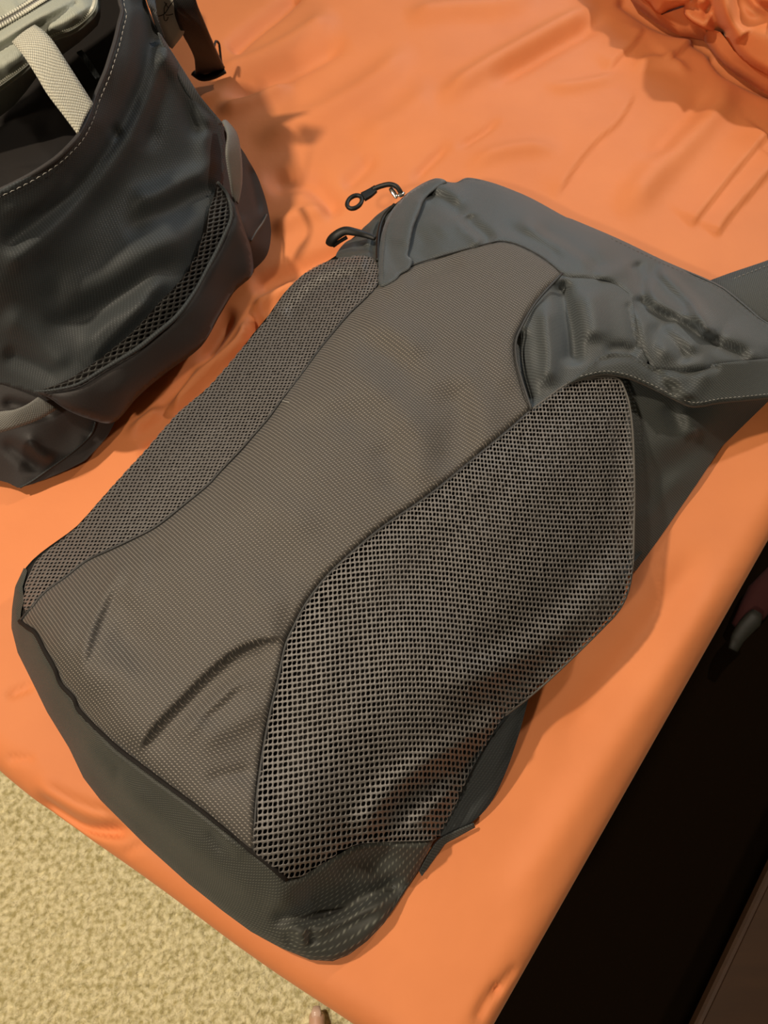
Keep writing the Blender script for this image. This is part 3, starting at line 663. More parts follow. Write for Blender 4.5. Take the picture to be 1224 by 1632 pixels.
# zipper pulls
sl = empty('zipper_slider', W(640, 312, .063), '', ''); 
for k in ('label', 'category'):
    del sl[k]
bpy.data.objects.remove(sl)
def loop3(cx, cy, ax, ay, rot, z, n=28):
    th = np.linspace(0, 2 * math.pi, n, endpoint=False); x = ax * np.cos(th); y = ay * np.sin(th); c, s = math.cos(rot), math.sin(rot)
    return W(cx + c * x - s * y, cy + s * x + c * y, z + 0 * th)
ringp = tube('ring_pull', loop3(565, 322, 13.0, 9.0, -0.62, 0.066), 0.0026, M_BLACK, bag, closed=True)
ribbon('pull_tab', wline([(575, 309, .067), (587, 303, .067), (597, 297, .067)]), wline([(582, 319, .067), (592, 313, .067), (601, 305, .067)]), M_BLACK, ringp, thick=0.004)
tube('pull_cord', wline([(594, 302, .067), (606, 297, .070), (620, 294, .073), (631, 297, .074), (637, 304, .071), (641, 313, .066)]), 0.0029, M_BLACK, ringp)
def blob(name, path, radii, mat, parent, flat=1.0):
    return tube(name, path, radii, mat, parent, seg=12, flat=flat)
s1 = blob('zipper_slider', wline([(622, 299, .069), (625, 304, .069), (629, 310, .068), (632, 316, .067)], 4), np.interp(np.linspace(0, 1, 13), [0, .15, .5, .85, 1], [.0008, .0030, .0034, .0026, .001]), M_METAL, bag, .6)
s2 = blob('slider_bridge', wline([(634, 313, .069), (639, 309, .069), (645, 307, .068)], 4), np.interp(np.linspace(0, 1, 9), [0, .2, .7, 1], [.0008, .0026, .0028, .001]), M_METAL, s1, .6)
tag(s1, 'shiny silver zipper slider')
q = wline([(526, 391, .058), (528, 383, .064), (536, 375, .070), (550, 368, .074), (566, 370, .074), (582, 374, .072), (598, 380, .072)], 6)
rr = np.interp(np.linspace(0, 1, len(q)), [0, .04, .2, .5, .8, 1], [.0030, .0058, .0062, .0054, .0042, .0030])
p2 = blob('rubber_pull', q, rr, M_BLACK, bag, .75); tag(p2, 'black rubber zipper pull, curled over')
blob('pull_groove', wline([(531, 392, .0585), (541, 385, .064), (553, 378, .068)], 5), .0022, M_LINING, p2)

# seams: dark stitched cord in the grooves
def seam(name, pts, r, mat, dz, parent=bag):
    q = resample(catmull(pts, 5), 5); return tube(name, W(q[:, 0], q[:, 1], ZB(q[:, 0], q[:, 1]) + dz), r, mat, parent, seg=6)
seam('bottom_seam', SEAM_B + [(430, 1378), (456, 1401)], 0.0024, M_LINING, -0.0008)
seam('mesh_seam', SEAM_R, 0.0013, M_PIPE, -0.0008)
seam('mesh_seam', SEAM_L, 0.0013, M_PIPE, -0.0008)
seam('slit_binding', SLIT, 0.0013, M_PIPE, 0.0015)
seam('lid_seam', SEAM_T, 0.0008, M_PIPE, -0.0014)

# mesh pockets: real knitted net, one hole per cell
def net(name, poly, zf, parent, pitch, folds, warp, dirs=0.0, hole=0.66, noise=None, mat=M_MESH, relief=0.0008):
    pl = catmull(poly, 4, True); w0 = W(pl[:, 0], pl[:, 1], 0.1)[:, :2]
    c, s = math.cos(dirs), math.sin(dirs); R = np.array([[c, s], [-s, c]])
    q = w0 @ R.T; lo = q.min(0) - 0.12; hi = q.max(0) + 0.12
    ni = int((hi[0] - lo[0]) / pitch[0]) + 1; nj = int((hi[1] - lo[1]) / pitch[1]) + 1
    I, J = np.meshgrid(np.arange(2 * ni + 1), np.arange(2 * nj + 1), indexing='ij')
    A = lo[0] + I * pitch[0] / 2; Bq = lo[1] + J * pitch[1] / 2; A2, B2 = warp(A, Bq)
    P2 = np.stack([A2, B2], -1) @ R
    px, py = PX(np.concatenate([P2, np.full(P2.shape[:-1] + (1,), 0.1)], -1))
    ins = inside(px.ravel(), py.ravel(), pl).reshape(px.shape)
    # nodes outside the outline are pulled onto it
    closed = np.vstack([pl, pl[:1]])
    def snap(x, y):
        best = np.full(len(x), 1e9); bx = x.copy(); by = y.copy()
        for i in range(len(closed) - 1):
            a, b = closed[i], closed[i + 1]; d = b - a; l2 = d @ d
            if l2 < 1e-9: continue
            t = np.clip(((x - a[0]) * d[0] + (y - a[1]) * d[1]) / l2, 0, 1); cx = a[0] + t * d[0]; cy = a[1] + t * d[1]
            dd = (x - cx) ** 2 + (y - cy) ** 2; m = dd < best; best[m] = dd[m]; bx[m] = cx[m]; by[m] = cy[m]
        return bx, by
    idx = {}; vx = []; vy = []; vo = []; out_ids = []
    def vid(i, j):
        k = (i, j)
        if k not in idx:
            idx[k] = len(vx); vx.append(px[i, j]); vy.append(py[i, j]); vo.append(relief if (i % 2 == 0 and j % 2 == 0) else relief * 0.35)
            if not ins[i, j]: out_ids.append(idx[k])
        return idx[k]
    ringo = [(0, 0), (1, 0), (2, 0), (2, 1), (2, 2), (1, 2), (0, 2), (0, 1)]; cells = []
    for i in range(0, 2 * ni, 2):
        for j in range(0, 2 * nj, 2):
            if ins[i + 1, j + 1]: cells.append([vid(i + a, j + b) for a, b in ringo])
    vx = np.array(vx); vy = np.array(vy); oi = np.array(out_ids)
    if len(oi): vx[oi], vy[oi] = snap(vx[oi], vy[oi])
    n0 = len(vx); Fc = []; ex = []; ey = []; eo = []; r2 = np.random.RandomState(7)
    for cell in cells:
        cx = vx[cell].mean(); cy = vy[cell].mean(); i0 = n0 + len(ex); hs = hole * (0.9 + 0.2 * r2.rand()); sk = r2.randn(2) * 0.25
        for lvl, (f, o) in enumerate(((hs + (1 - hs) * 0.45, relief * 0.8), (hs, -relief * 1.3))):
            for m, k in enumerate(cell):
                ff = f * (0.80 if m % 2 == 0 else 1.0)
                ex.append(cx + sk[0] + (vx[k] - cx) * ff - (vy[k] - cy) * ff * 0.25); ey.append(cy + sk[1] + (vy[k] - cy) * ff); eo.append(o)
        for m in range(8):
            n = (m + 1) % 8
            Fc.append((cell[m], cell[n], i0 + n, i0 + m)); Fc.append((i0 + m, i0 + n, i0 + 8 + n, i0 + 8 + m))
    X = np.r_[vx, ex]; Y = np.r_[vy, ey]; O = np.r_[vo, eo]
    Z = zf(X, Y) + folds_z(X, Y, folds) + O
    if noise: Z = Z + noise(X, Y)
    P = W(X, Y, np.maximum(Z, 0.004))
    o = mesh(name, P, Fc, mat, parent)
    bm = bmesh.new(); bm.from_mesh(o.data); bmesh.ops.recalc_face_normals(bm, faces=bm.faces[:]); bm.faces.ensure_lookup_table()
    sgn = sum(f.normal.z for f in bm.faces)
    if sgn < 0: bmesh.ops.reverse_faces(bm, faces=bm.faces[:])
    bm.to_mesh(o.data); bm.free()
    o['kind'] = 'stuff'; print(name, len(cells)); return o
RM = SEAM_R + [(875, 632), (902, 613), (930, 605), (961, 601), (985, 604), (997, 625), (1004, 651), (1009, 700), (1011, 780), (1010, 850), (1008, 905), (1000, 945), (985, 974), (960, 1001), (930, 1031), (880, 1079), (843, 1111), (805, 1140), (775, 1188), (750, 1230), (728, 1279), (706, 1322), (694, 1338), (635, 1341), (592, 1343), (563, 1348), (529, 1367), (499, 1386), (478, 1398), (456, 1401), (440, 1386)]
RMF = [
    ([(810, 1138), (740, 1185), (680, 1215), (620, 1262), (565, 1335)], 0.0110, 22, 'r', .1),
    ([(790, 1180), (720, 1235), (660, 1275), (610, 1320)], -0.0100, 22, 'r', .15),
    ([(735, 1230), (690, 1285), (650, 1320)], 0.0070, 14, 'r', .3),
    ([(1005, 800), (960, 880), (900, 950), (820, 1010), (720, 1050)], -0.0060, 36, 'r', .2),
    ([(1000, 880), (940, 960), (860, 1030), (760, 1080), (660, 1100)], 0.0080, 30, 'r', .2),
    ([(960, 985), (890, 1040), (820, 1080), (740, 1120)], -0.0040, 20, 'r', .25),
    ([(960, 640), (880, 750), (800, 830), (700, 880)], 0.0040, 40, 'r', .25),
    ([(820, 700), (760, 780), (660, 860), (560, 960)], 0.0030, 26, 'r', .2),
    ([(540, 960), (520, 1060), (480, 1180)], 0.0030, 30, 'r', .3),
    ([(990, 650), (985, 740), (980, 840)], -0.0050, 18, 'r', .3),
]
def warpR(a, b):
    k = np.exp(-((a - 0.02) / 0.12) ** 2)
    sq = a - 0.17 * np.clip(a + 0.01, 0, 1) - 0.06 * (b - 0.2) * 1.0
    return sq, b + 0.018 * k + 0.03 * (a + 0.05) * 0.5
right_net = net('mesh_pocket', RM, ZB, bag, (0.0040, 0.0047), RMF, warpR, noise=Noise(51, (0.02, 0.045), (0.0010, 0.0005)))
tag(right_net, 'open grey net pocket on the near right side of the bag')
LM = SEAM_L[:-1] + [(45, 975), (37, 965), (38, 945), (42, 925), (52, 903), (65, 886), (95, 862), (124, 838), (154, 803), (191, 761), (235, 713), (283, 658), (331, 617), (380, 561), (404, 533), (431, 499), (452, 468), (482, 438), (512, 420), (546, 410), (578, 407), (596, 413), (603, 430)]
LMF = [([(435, 505), (460, 474), (495, 444), (540, 424), (590, 420)], 0.0070, 13, 'r', .08), ([(455, 510), (490, 468), (530, 448), (585, 440)], -0.0070, 12, 'r', .15),
       ([(120, 860), (200, 800), (300, 700), (400, 590), (480, 520)], 0.0050, 26, 'r', .2), ([(530, 470), (570, 460), (595, 440)], 0.003, 12, 'r', .3)]
left_net = net('mesh_pocket', LM, ZB, bag, (0.0034, 0.0034), LMF, lambda a, b: (a + 0.25 * b, b), noise=Noise(52, (0.02, 0.045), (0.0008, 0.0004)), hole=0.50)
tag(left_net, 'grey net pocket wrapped round the far left side of the bag')
q = resample(catmull(RM[17:36], 4), 5); tube('pocket_hem', W(q[:, 0], q[:, 1], ZB(q[:, 0], q[:, 1]) - 0.0005), 0.0011, M_SEAM, right_net, seg=6)

# webbing loop hanging under the mesh pocket, and the shoulder strap at the top right
wb = ribbon('hanging_webbing', wline([(740, 1110, .030), (730, 1150, .030), (705, 1190, .028), (690, 1225, .022), (675, 1268, .014), (670, 1310, .008), (668, 1336, .006)]),
            wline([(850, 1085, .045), (841, 1118, .040), (826, 1172, .030), (805, 1232, .018), (779, 1283, .008), (745, 1316, .005), (716, 1332, .005)]), M_BAG2, bag, thick=0.002)
tag(wb, 'dark webbing loop sagging below the net pocket')
ribbon('webbing_edge', wline([(755, 1312, .010), (722, 1326, .010), (700, 1338, .010), (684, 1358, .010), (668, 1388, .009)]),
       wline([(757, 1318, .006), (728, 1334, .006), (708, 1346, .006), (692, 1368, .006), (672, 1396, .006)]), M_SIDE, bag, thick=0.0015)
st = ribbon('shoulder_strap', wline([(1120, 455, .020), (1160, 440, .022), (1224, 418, .026), (1310, 385, .028)]), wline([(1150, 520, .018), (1190, 520, .020), (1240, 530, .022), (1310, 525, .022)]), M_SIDE, bag, thick=0.008, bow=0.004)
tag(st, 'dark padded shoulder strap coming out from behind the lid')
q = catmull([(1224, 422), (1180, 438), (1150, 450)], 5); stitches('strap_stitching', wline([(1300, 394, .032), (1224, 423, .031), (1165, 446, .027)]), M_THREAD, st)
# loose lint thread on the front panel
tube('lint_thread', W([450, 455, 461], [638, 640, 641], ZB(np.array([450, 455, 461.]), np.array([638, 640, 641.])) + 0.003), 0.0004, M_THREAD, bag, seg=5)

# ------------------------------------------------------------------ SECOND BAG (open, upper left)
ZL = RBF([(191, 0, .27), (184, 66, .262), (169, 114, .257), (151, 158, .252), (136, 199, .25), (110, 235, .25), (74, 265, .25), (37, 287, .25), (0, 305, .25), (-140, 330, .25), (180, -140, .262),
          (240, 22, .245), (254, 55, .228), (279, 92, .205), (316, 151, .170), (353, 200, .135), (195, -140, .25), (364, 290, .105), (346, 290, .118), (370, 345, .092), (358, 374, .088), (330, 429, .082), (290, 494, .080), (250, 531, .080), (206, 564, .080), (162, 590, .081), (125, 615, .081), (88, 623, .081), (55, 624, .080), (0, 612, .085), (-140, 600, .10),
          (230, 200, .195), (200, 250, .19), (150, 320, .18), (100, 400, .172), (0, 450, .185), (250, 350, .150), (150, 480, .125), (60, 560, .110), (300, 330, .130), (-140, 460, .18),
          (401, 439, .030), (375, 461, .028), (320, 553, .024), (265, 593, .024), (221, 630, .024), (180, 671, .024), (380, 400, .060), (300, 520, .055), (200, 610, .055)], 1e-6)
bag2 = empty('backpack', W(100, 560, 0.0), 'dark grey backpack standing open at upper left, pale zipped case inside it', 'backpack')
RIM = [(182, -140), (188, -60), (191, 0), (195, 18), (190, 40), (184, 66), (176, 92), (169, 114), (159, 138), (151, 158), (145, 178), (136, 199), (125, 218), (110, 235), (92, 252), (74, 265), (55, 277), (37, 287), (0, 305), (-60, 330), (-140, 350)]
F2 = RIM + [(-140, 640), (0, 612), (55, 628), (88, 640), (125, 640), (162, 615), (206, 590), (250, 556), (290, 520), (330, 455), (358, 395), (362, 345), (352, 300), (362, 270), (360, 230), (355, 196), (337, 175), (316, 150), (298, 122), (279, 92), (266, 72), (254, 55), (246, 38), (239, 20), (232, 0), (216, -60), (195, -140)]
PF = [
    ([(225, -20), (240, 60), (225, 130), (190, 205), (140, 275), (80, 335), (0, 395)], -0.0090, 16, 'r', .05),
    ([(262, 60), (240, 150), (200, 230), (150, 300), (80, 370), (0, 430)], 0.0080, 18, 'r', .08),
    ([(215, 0), (212, 80), (190, 150), (150, 215)], 0.0020, 18, 'r', .1),
    ([(262, 90), (258, 140), (240, 200), (235, 250)], -0.0070, 16, 'r', .25),
    ([(285, 105), (300, 160), (310, 200), (330, 215)], -0.0060, 12, 'r', .2),
    ([(250, 60), (280, 120), (315, 175), (345, 210)], 0.0060, 9, 'r', .15),
    ([(330, 200), (325, 240), (340, 280)], 0.0050, 12, 'r', .25),
    ([(345, 270), (300, 285), (250, 310), (200, 320)], 0.0080, 16, 'r', .2),
    ([(350, 290), (310, 310), (250, 345), (190, 370)], -0.0080, 18, 'r', .2),
    ([(340, 310), (300, 370), (230, 400), (150, 450), (80, 480)], 0.0080, 22, 'r', .2),
    ([(300, 400), (230, 450), (150, 500), (60, 520)], -0.0080, 18, 'r', .2),
    ([(270, 430), (220, 480), (170, 520), (130, 570)], 0.0110, 14, 'r', .2),
    ([(245, 470), (210, 505), (170, 545), (140, 580)], 0.0070, 8, 'r', .2),
    ([(0, 500), (60, 540), (110, 590)], 0.0060, 18, 'r', .2),
    ([(0, 560), (50, 580), (100, 605)], -0.0060, 12, 'r', .2),
    ([(60, 400), (90, 440), (80, 500)], -0.0060, 20, 'r', .3),
    ([(0, 340), (60, 320), (120, 280)], 0.0030, 12, 'r', .2),
    ([(175, 195), (185, 215), (190, 225)], -0.0040, 7, 'r', .3),
]
fp2 = patch('front_panel', F2, ZL, M_BAG2, bag2, step=6, rnd=None, folds=[(f[0], f[1] * .8, f[2] * 1.1, f[3], f[4]) for f in PF], smooth_poly=False, thick=0.002, noise=Noise(61, (0.02, 0.05), (0.0012, 0.0006)))
q = catmull([(a + b * 0, c) for a, c, b in [(x, y, 0) for x, y in RIM]], 4)
rim3 = W(q[:, 0], q[:, 1], ZL(q[:, 0], q[:, 1])); tube('rim_binding', rim3 + np.array([0, 0, 0.0008]), 0.0020, M_BAG2B, bag2)
inw = np.array([(x + 7, y + 6) for x, y in RIM]); q = catmull(inw, 4)
stitches('rim_stitching', W(q[:, 0], q[:, 1], ZL(q[:, 0], q[:, 1]) + 0.0034), M_THREAD, bag2, dash=0.0042, gap=0.0022)
# crescent front pocket
POK = [(347, 290), (361, 307), (368, 330), (368, 350), (358, 374), (345, 401), (330, 429), (312, 462), (290, 494), (272, 513), (250, 531), (228, 549), (206, 564), (162, 590), (125, 612), (88, 621), (55, 624), (78, 634), (104, 652), (140, 667), (182, 673), (221, 631), (265, 594), (320, 553), (350, 503), (375, 463), (402, 438), (401, 400), (392, 372), (378, 330), (364, 305)]
patch('front_pocket', POK, lambda x, y: ZL(x, y) + 0.012, M_BAG2B, bag2, step=6, rnd=(14, 0.006), thick=0.003, folds=[([(360, 450), (300, 540), (220, 610), (150, 640)], 0.004, 22, 'r', .2)])
seamz = lambda x, y: ZL(x, y) + 0.010
q = catmull(POK[:17], 4); tube('pocket_lip', W(q[:, 0], q[:, 1], ZL(q[:, 0], q[:, 1]) + 0.0115), np.interp(np.linspace(0, 1, len(q)), [0, .1, .7, 1], [.0012, .002, .0024, .001]), M_BAG2, bag2)
# spacer net showing inside the pocket
SPN = [(347, 292), (340, 315), (330, 345), (320, 387), (301, 428), (280, 455), (257, 479), (232, 507), (206, 534), (180, 555), (154, 575), (110, 604), (75, 618), (59, 623), (88, 622), (125, 614), (162, 592), (206, 566), (250, 533), (290, 496), (330, 431), (358, 376), (367, 350), (366, 330), (360, 310)]
M_SPACER = plain('black_spacer_net', (0.032, 0.031, 0.028), 0.6, bump=0.3)
sp = net('spacer_lining', SPN, lambda x, y: ZL(x, y) + 0.008, bag2, (0.0062, 0.0062), [], lambda a, b: (a, b + 0.3 * a), hole=0.62, mat=M_SPACER, relief=0.0012)
patch('pocket_backing', SPN, lambda x, y: ZL(x, y) + 0.0035, M_LINING, bag2, step=8, rnd=None)
# lower body
BASE = [(-140, 600), (0, 612), (55, 624), (104, 650), (140, 664), (184, 671), (172, 694), (158, 711), (136, 734), (105, 750), (74, 763), (50, 772), (29, 778), (14, 770), (0, 766), (-140, 745)]
ZBS = RBF([(-140, 600, .09), (0, 612, .085), (55, 624, .075), (104, 650, .055), (140, 664, .035), (184, 671, .012), (172, 694, .009), (158, 711, .008), (136, 733, .007), (74, 763, .006), (29, 778, .006), (0, 766, .008), (-140, 745, .01), (50, 700, .045), (110, 690, .030)])
bp2 = patch('base_panel', BASE, ZBS, M_BAG2B, bag2, step=6, rnd=None, smooth_poly=False, folds=[([(40, 690), (60, 720), (90, 735)], .006, 9, 'r', .3), ([(0, 700), (50, 740), (60, 760)], -.006, 10, 'r', .3), ([(0, 640), (40, 650), (90, 660)], -.006, 8, 'r', .2)])
q = catmull([(152, 672), (146, 690), (130, 708), (108, 726), (80, 746), (52, 766), (32, 777)], 6); tube('base_piping', W(q[:, 0], q[:, 1], ZBS(q[:, 0], q[:, 1]) + 0.0012), 0.0011, M_BAG2, bp2, seg=6)
w2 = ribbon('webbing_loop', wline([(-40, 664, .094), (0, 656, .096), (22, 653, .096), (42, 645, .094), (60, 633, .090)]), wline([(-40, 698, .080), (0, 689, .082), (30, 680, .082), (62, 668, .078), (90, 652, .072)]), M_WEB, bag2, thick=0.002, bow=.002)
tag(w2, 'grey webbing loop on the lower left')
w3 = ribbon('webbing_loop', wline([(354, 195, .150), (362, 215, .152), (360, 240, .148), (362, 262, .138), (367, 290, .122), (370, 310, .108), (374, 322, .100)]),
            wline([(362, 194, .146), (376, 211, .140), (382, 235, .134), (385, 262, .122), (385, 290, .108), (382, 312, .100), (379, 325, .096)]), M_WEB, bag2, thick=0.002, bow=.002)
tag(w3, 'grey webbing loop on the right edge')
SD = [(352, 200), (384, 236), (397, 257), (408, 276), (417, 298), (424, 320), (428, 338), (431, 355), (432, 375), (428, 400), (419, 416), (400, 433), (385, 440), (370, 400), (360, 330), (352, 260)]
ZSD = RBF([(352, 200, .12), (384, 236, .09), (408, 276, .06), (424, 320, .035), (431, 355, .022), (432, 375, .015), (428, 400, .012), (400, 433, .010), (380, 440, .02), (370, 330, .085), (352, 260, .11), (395, 330, .06), (400, 380, .045)])
sd = patch('side_panel', SD, ZSD, M_BAG2B, bag2, step=5, rnd=None, folds=[([(395, 260), (405, 300), (415, 345)], -.004, 6, 'r', .2), ([(380, 340), (395, 380), (400, 400)], .005, 10, 'r', .3)])
tube('side_piping', wline([(425, 342, .030), (418, 356, .040), (408, 370, .048), (400, 384, .050)], 5), 0.0012, M_SEAM, sd, seg=6)
def wall2():
    pl = np.array([(-140, 745), (0, 766), (29, 777), (74, 762), (136, 732), (158, 710), (184, 672), (221, 630), (265, 593), (320, 552), (375, 462), (400, 432), (419, 415), (428, 400), (431, 370), (424, 320), (408, 277), (384, 238), (353, 200), (316, 152), (279, 93), (254, 56), (239, 22), (232, 0), (214, -60), (193, -140), (-140, -140)], float)
    z = np.array([.01, .008, .006, .006, .007, .008, .012, .020, .020, .020, .022, .012, .012, .012, .015, .035, .06, .09, .133, .168, .203, .226, .243, .25, .255, .26, .25])
    top = W(pl[:, 0], pl[:, 1], z - 0.002); c3 = top.mean(0); V = []; n = len(top)
    for k in np.linspace(0, 1, 5):
        for p in top:
            t = p.copy(); dv = (c3 - p)[:2]; dv /= np.linalg.norm(dv) + 1e-9; t[:2] += dv * (0.001 + 0.015 * k); t[2] = p[2] * (1 - k) + 0.004 * k; V.append(t)
    Fc = [(r * n + i, r * n + (i + 1) % n, (r + 1) * n + (i + 1) % n, (r + 1) * n + i) for r in range(4) for i in range(n)]
    Fc.append(tuple(range(4 * n, 5 * n)))
    return mesh('side_wall', V, Fc, M_BAG2B, bag2)
wall2()
tag(patch('inner_lining', [(-140, -140), (190, -140), (205, 0), (205, 60), (185, 130), (150, 210), (110, 262), (40, 300), (-140, 370)], lambda x, y: 0.17 + 0.05 * np.clip((y - 150) / 120, 0, 1) + 0 * x, M_LINING, bag2, step=12, rnd=None, smooth_poly=False,
      folds=[([(20, 290), (80, 250), (120, 200)], .010, 20, 'r', .2), ([(60, 200), (100, 210), (140, 180)], -.01, 15, 'r', .2)]), 'black lining inside the open top')
ribbon('inner_webbing', wline([(122, 84, .205), (135, 100, .20), (152, 125, .20)]), wline([(130, 80, .205), (143, 96, .20), (160, 122, .20)]), M_BAG2, bag2, thick=.002)
# edge ridge strip on the right shoulder of the bag
ribbon('edge_binding', wline([(252, 52, .236), (262, 80, .222), (280, 115, .202), (300, 150, .180), (320, 180, .158), (345, 200, .140)]), wline([(256, 56, .230), (279, 92, .209), (298, 122, .190), (316, 150, .174), (334, 174, .156), (354, 196, .137)]), M_WEB, bag2, thick=.0015).data.materials[0] = M_LID
# black strap with buckle, hanging over the side onto the sheet
stp = ribbon('black_strap', wline([(262, -60, .25), (276, 0, .22), (279, 24, .20), (290, 51, .165), (303, 75, .12), (310, 94, .075), (312, 120, .022)]), wline([(300, -60, .25), (312, 0, .22), (325, 34, .19), (340, 70, .14), (350, 92, .085), (357, 106, .035), (358, 113, .020)]), M_WEBB, bag2, thick=.0025)
tag(stp, 'black webbing strap hanging onto the sheet')
bk = tube('buckle', wline([(309, 116, .024), (322, 124, .022), (340, 121, .022), (358, 112, .024)], 5), 0.0055, M_BLACK, stp, flat=.6); tag(bk, 'black plastic buckle')
tube('buckle_hook', wline([(341, 76, .060), (344, 66, .062), (349, 70, .055), (351, 85, .045), (353, 100, .035), (357, 108, .028)], 5), 0.0016, M_BLACK, bk, seg=6)
ribbon('dark_trim', wline([(218, -60, .252), (234, 0, .25), (243, 25, .238), (252, 52, .225)]), wline([(236, -60, .25), (247, 0, .245), (252, 30, .238), (262, 60, .222)]), M_WEBB, bag2, thick=.0015)
# printed hang tag
TG = [(236, -60), (236, 0), (246, 25), (257, 56), (273, 80), (292, 56), (300, 30), (302, 0), (302, -60)]
tg = patch('paper_tag', TG, lambda x, y: 0.20 - 0.0006 * (y - 0) + 0 * x, M_PAPER, bag2, step=10, rnd=None, smooth_poly=False, thick=.0008); tag(tg, 'off-white paper tag with a thin dark drawing')
zt_ = lambda x, y: 0.2012 - 0.0006 * y
for ln in ([(252, 26), (262, 22), (270, 10), (277, 0), (280, -10)], [(262, 22), (262, 12), (266, 5)], [(264, 24), (270, 24), (276, 22)], [(261, 24), (262, 32), (266, 32), (268, 27)], [(268, 12), (262, 3)]):
    q = catmull(ln, 4); tube('ink_line', W(q[:, 0], q[:, 1], zt_(q[:, 0], q[:, 1])), 0.0005, M_INK, tg, seg=5)

# ------------------------------------------------------------------ pale zipped case inside the second bag
ZPO = RBF([(0, 0, .285), (72, 0, .282), (-120, 60, .28), (0, 43, .280), (0, 60, .278), (110, 0, .276), (0, 136, .258), (43, 102, .262), (79, 62, .266), (111, 48, .266), (137, 31, .266), (152, 10, .266), (0, 185, .205), (22, 169, .205), (43, 144, .207), (59, 122, .210), (100, 88, .215), (126, 68, .220), (144, 50, .225), (158, 30, .232), (160, 0, .235), (155, -100, .24), (60, -100, .285), (-120, 220, .20), (-120, 190, .25)], 1e-6)
case = empty('zipped_case', W(40, 60, .20), 'pale sage grey zipped fabric case tucked inside the open bag, upper left corner', 'case')
CASE = [(-120, -120), (154, -120), (160, -40), (161, 0), (160, 27), (156, 40), (144, 52), (126, 68), (100, 87), (80, 104), (59, 122), (43, 144), (22, 169), (0, 186), (-120, 250)]
patch('case_body', CASE, ZPO, M_POUCH, case, step=5, rnd=(8, .004), smooth_poly=False, folds=[
    ([(-60, 92), (0, 62), (60, 28), (110, 0), (160, -30)], .006, 9, 'r', .05), ([(-60, 110), (0, 80), (50, 50), (100, 22), (130, 0)], -.004, 6, 'r', .05),
    ([(-40, 165), (0, 140), (43, 108), (79, 68), (111, 54), (139, 38), (156, 14), (158, -20)], .0045, 5, 'r', .05),
    ([(0, 110), (30, 95), (45, 80)], .003, 14, 'r', .2), ([(70, 45), (100, 38), (130, 15)], .004, 16, 'r', .2), ([(0, 20), (30, 5)], .003, 14, 'r', .2)])
def teeth(name, line, zf, mat, parent, pitch=0.0026, size=(0.0012, 0.0034, 0.001), lift=.002):
    q = catmull(line, 8); P = W(q[:, 0], q[:, 1], zf(q[:, 0], q[:, 1]) + lift); L = np.r_[0, np.cumsum(np.linalg.norm(np.diff(P, axis=0), axis=1))]; V = []; Fc = []; s = 0
    while s < L[-1]:
        a = np.array([np.interp(s, L, P[:, k]) for k in range(3)]); b = np.array([np.interp(s + .001, L, P[:, k]) for k in range(3)]); t = b - a; t /= np.linalg.norm(t) + 1e-9
        u = np.cross(t, (0, 0, 1)); u /= np.linalg.norm(u) + 1e-9; w = np.cross(u, t); i0 = len(V)
        for e in (-1, 1):
            for p, h in ((-.5, 0), (-.25, 1), (.25, 1), (.5, 0)): V.append(a + t * size[0] * p * 1.6 + u * size[1] * e / 2 + w * size[2] * (h - .3))
        Fc += [(i0, i0 + 1, i0 + 5, i0 + 4), (i0 + 1, i0 + 2, i0 + 6, i0 + 5), (i0 + 2, i0 + 3, i0 + 7, i0 + 6), (i0, i0 + 3, i0 + 2, i0 + 1), (i0 + 4, i0 + 5, i0 + 6, i0 + 7)]
        s += pitch
    o = mesh(name, V, Fc, mat, parent, smooth=False); o['kind'] = 'stuff'; return o
def tape(pts, w, dz, mat, parent):
    q = catmull(pts, 6); P = W(q[:, 0], q[:, 1], ZPO(q[:, 0], q[:, 1]) + dz); t = np.gradient(P, axis=0); u = np.cross(t, (0, 0, 1)); u /= np.linalg.norm(u, axis=1)[:, None] + 1e-9
    return ribbon('zipper_tape', P - u * w / 2, P + u * w / 2, mat, parent, thick=.001)
Z1 = [(-60, 68), (0, 36), (34, 16), (66, -4), (120, -36)]; Z2 = [(-40, 158), (0, 132), (43, 99), (79, 58), (111, 45), (135, 28), (149, 8), (151, -25)]
t1 = tape(Z1, .0125, .0015, M_WEB, case); tp2 = tape(Z2, .007, .0015, M_POUCH, case)
teeth('zipper_teeth', [(x - 2.2, y - 4) for x, y in Z1], ZPO, M_TEETH, t1, lift=.0028); teeth('zipper_teeth', [(x + 2.2, y + 5) for x, y in Z1], ZPO, M_TEETH, t1, lift=.0028, size=(.0013, .0042, .0012))
teeth('zipper_teeth', Z2, ZPO, M_TEETH, tp2, pitch=.0021, size=(.0011, .0026, .001), lift=.0028)
q = catmull([(x + 3, y + 8) for x, y in Z2], 6); tube('case_piping', W(q[:, 0], q[:, 1], ZPO(q[:, 0], q[:, 1]) + .0035), .0016, M_POUCH, case)
hd = ribbon('carry_handle', wline([(20, 68, .292), (32, 82, .294), (45, 100, .293), (60, 124, .288), (75, 149, .282), (100, 182, .272), (124, 214, .262)]), wline([(56, 41, .292), (68, 49, .294), (80, 61, .293), (91, 76, .290), (101, 92, .286), (124, 128, .275), (148, 166, .262)]), M_WEBL, case, thick=.002, bow=.001)
tag(hd, 'pale cream webbing handle strap')

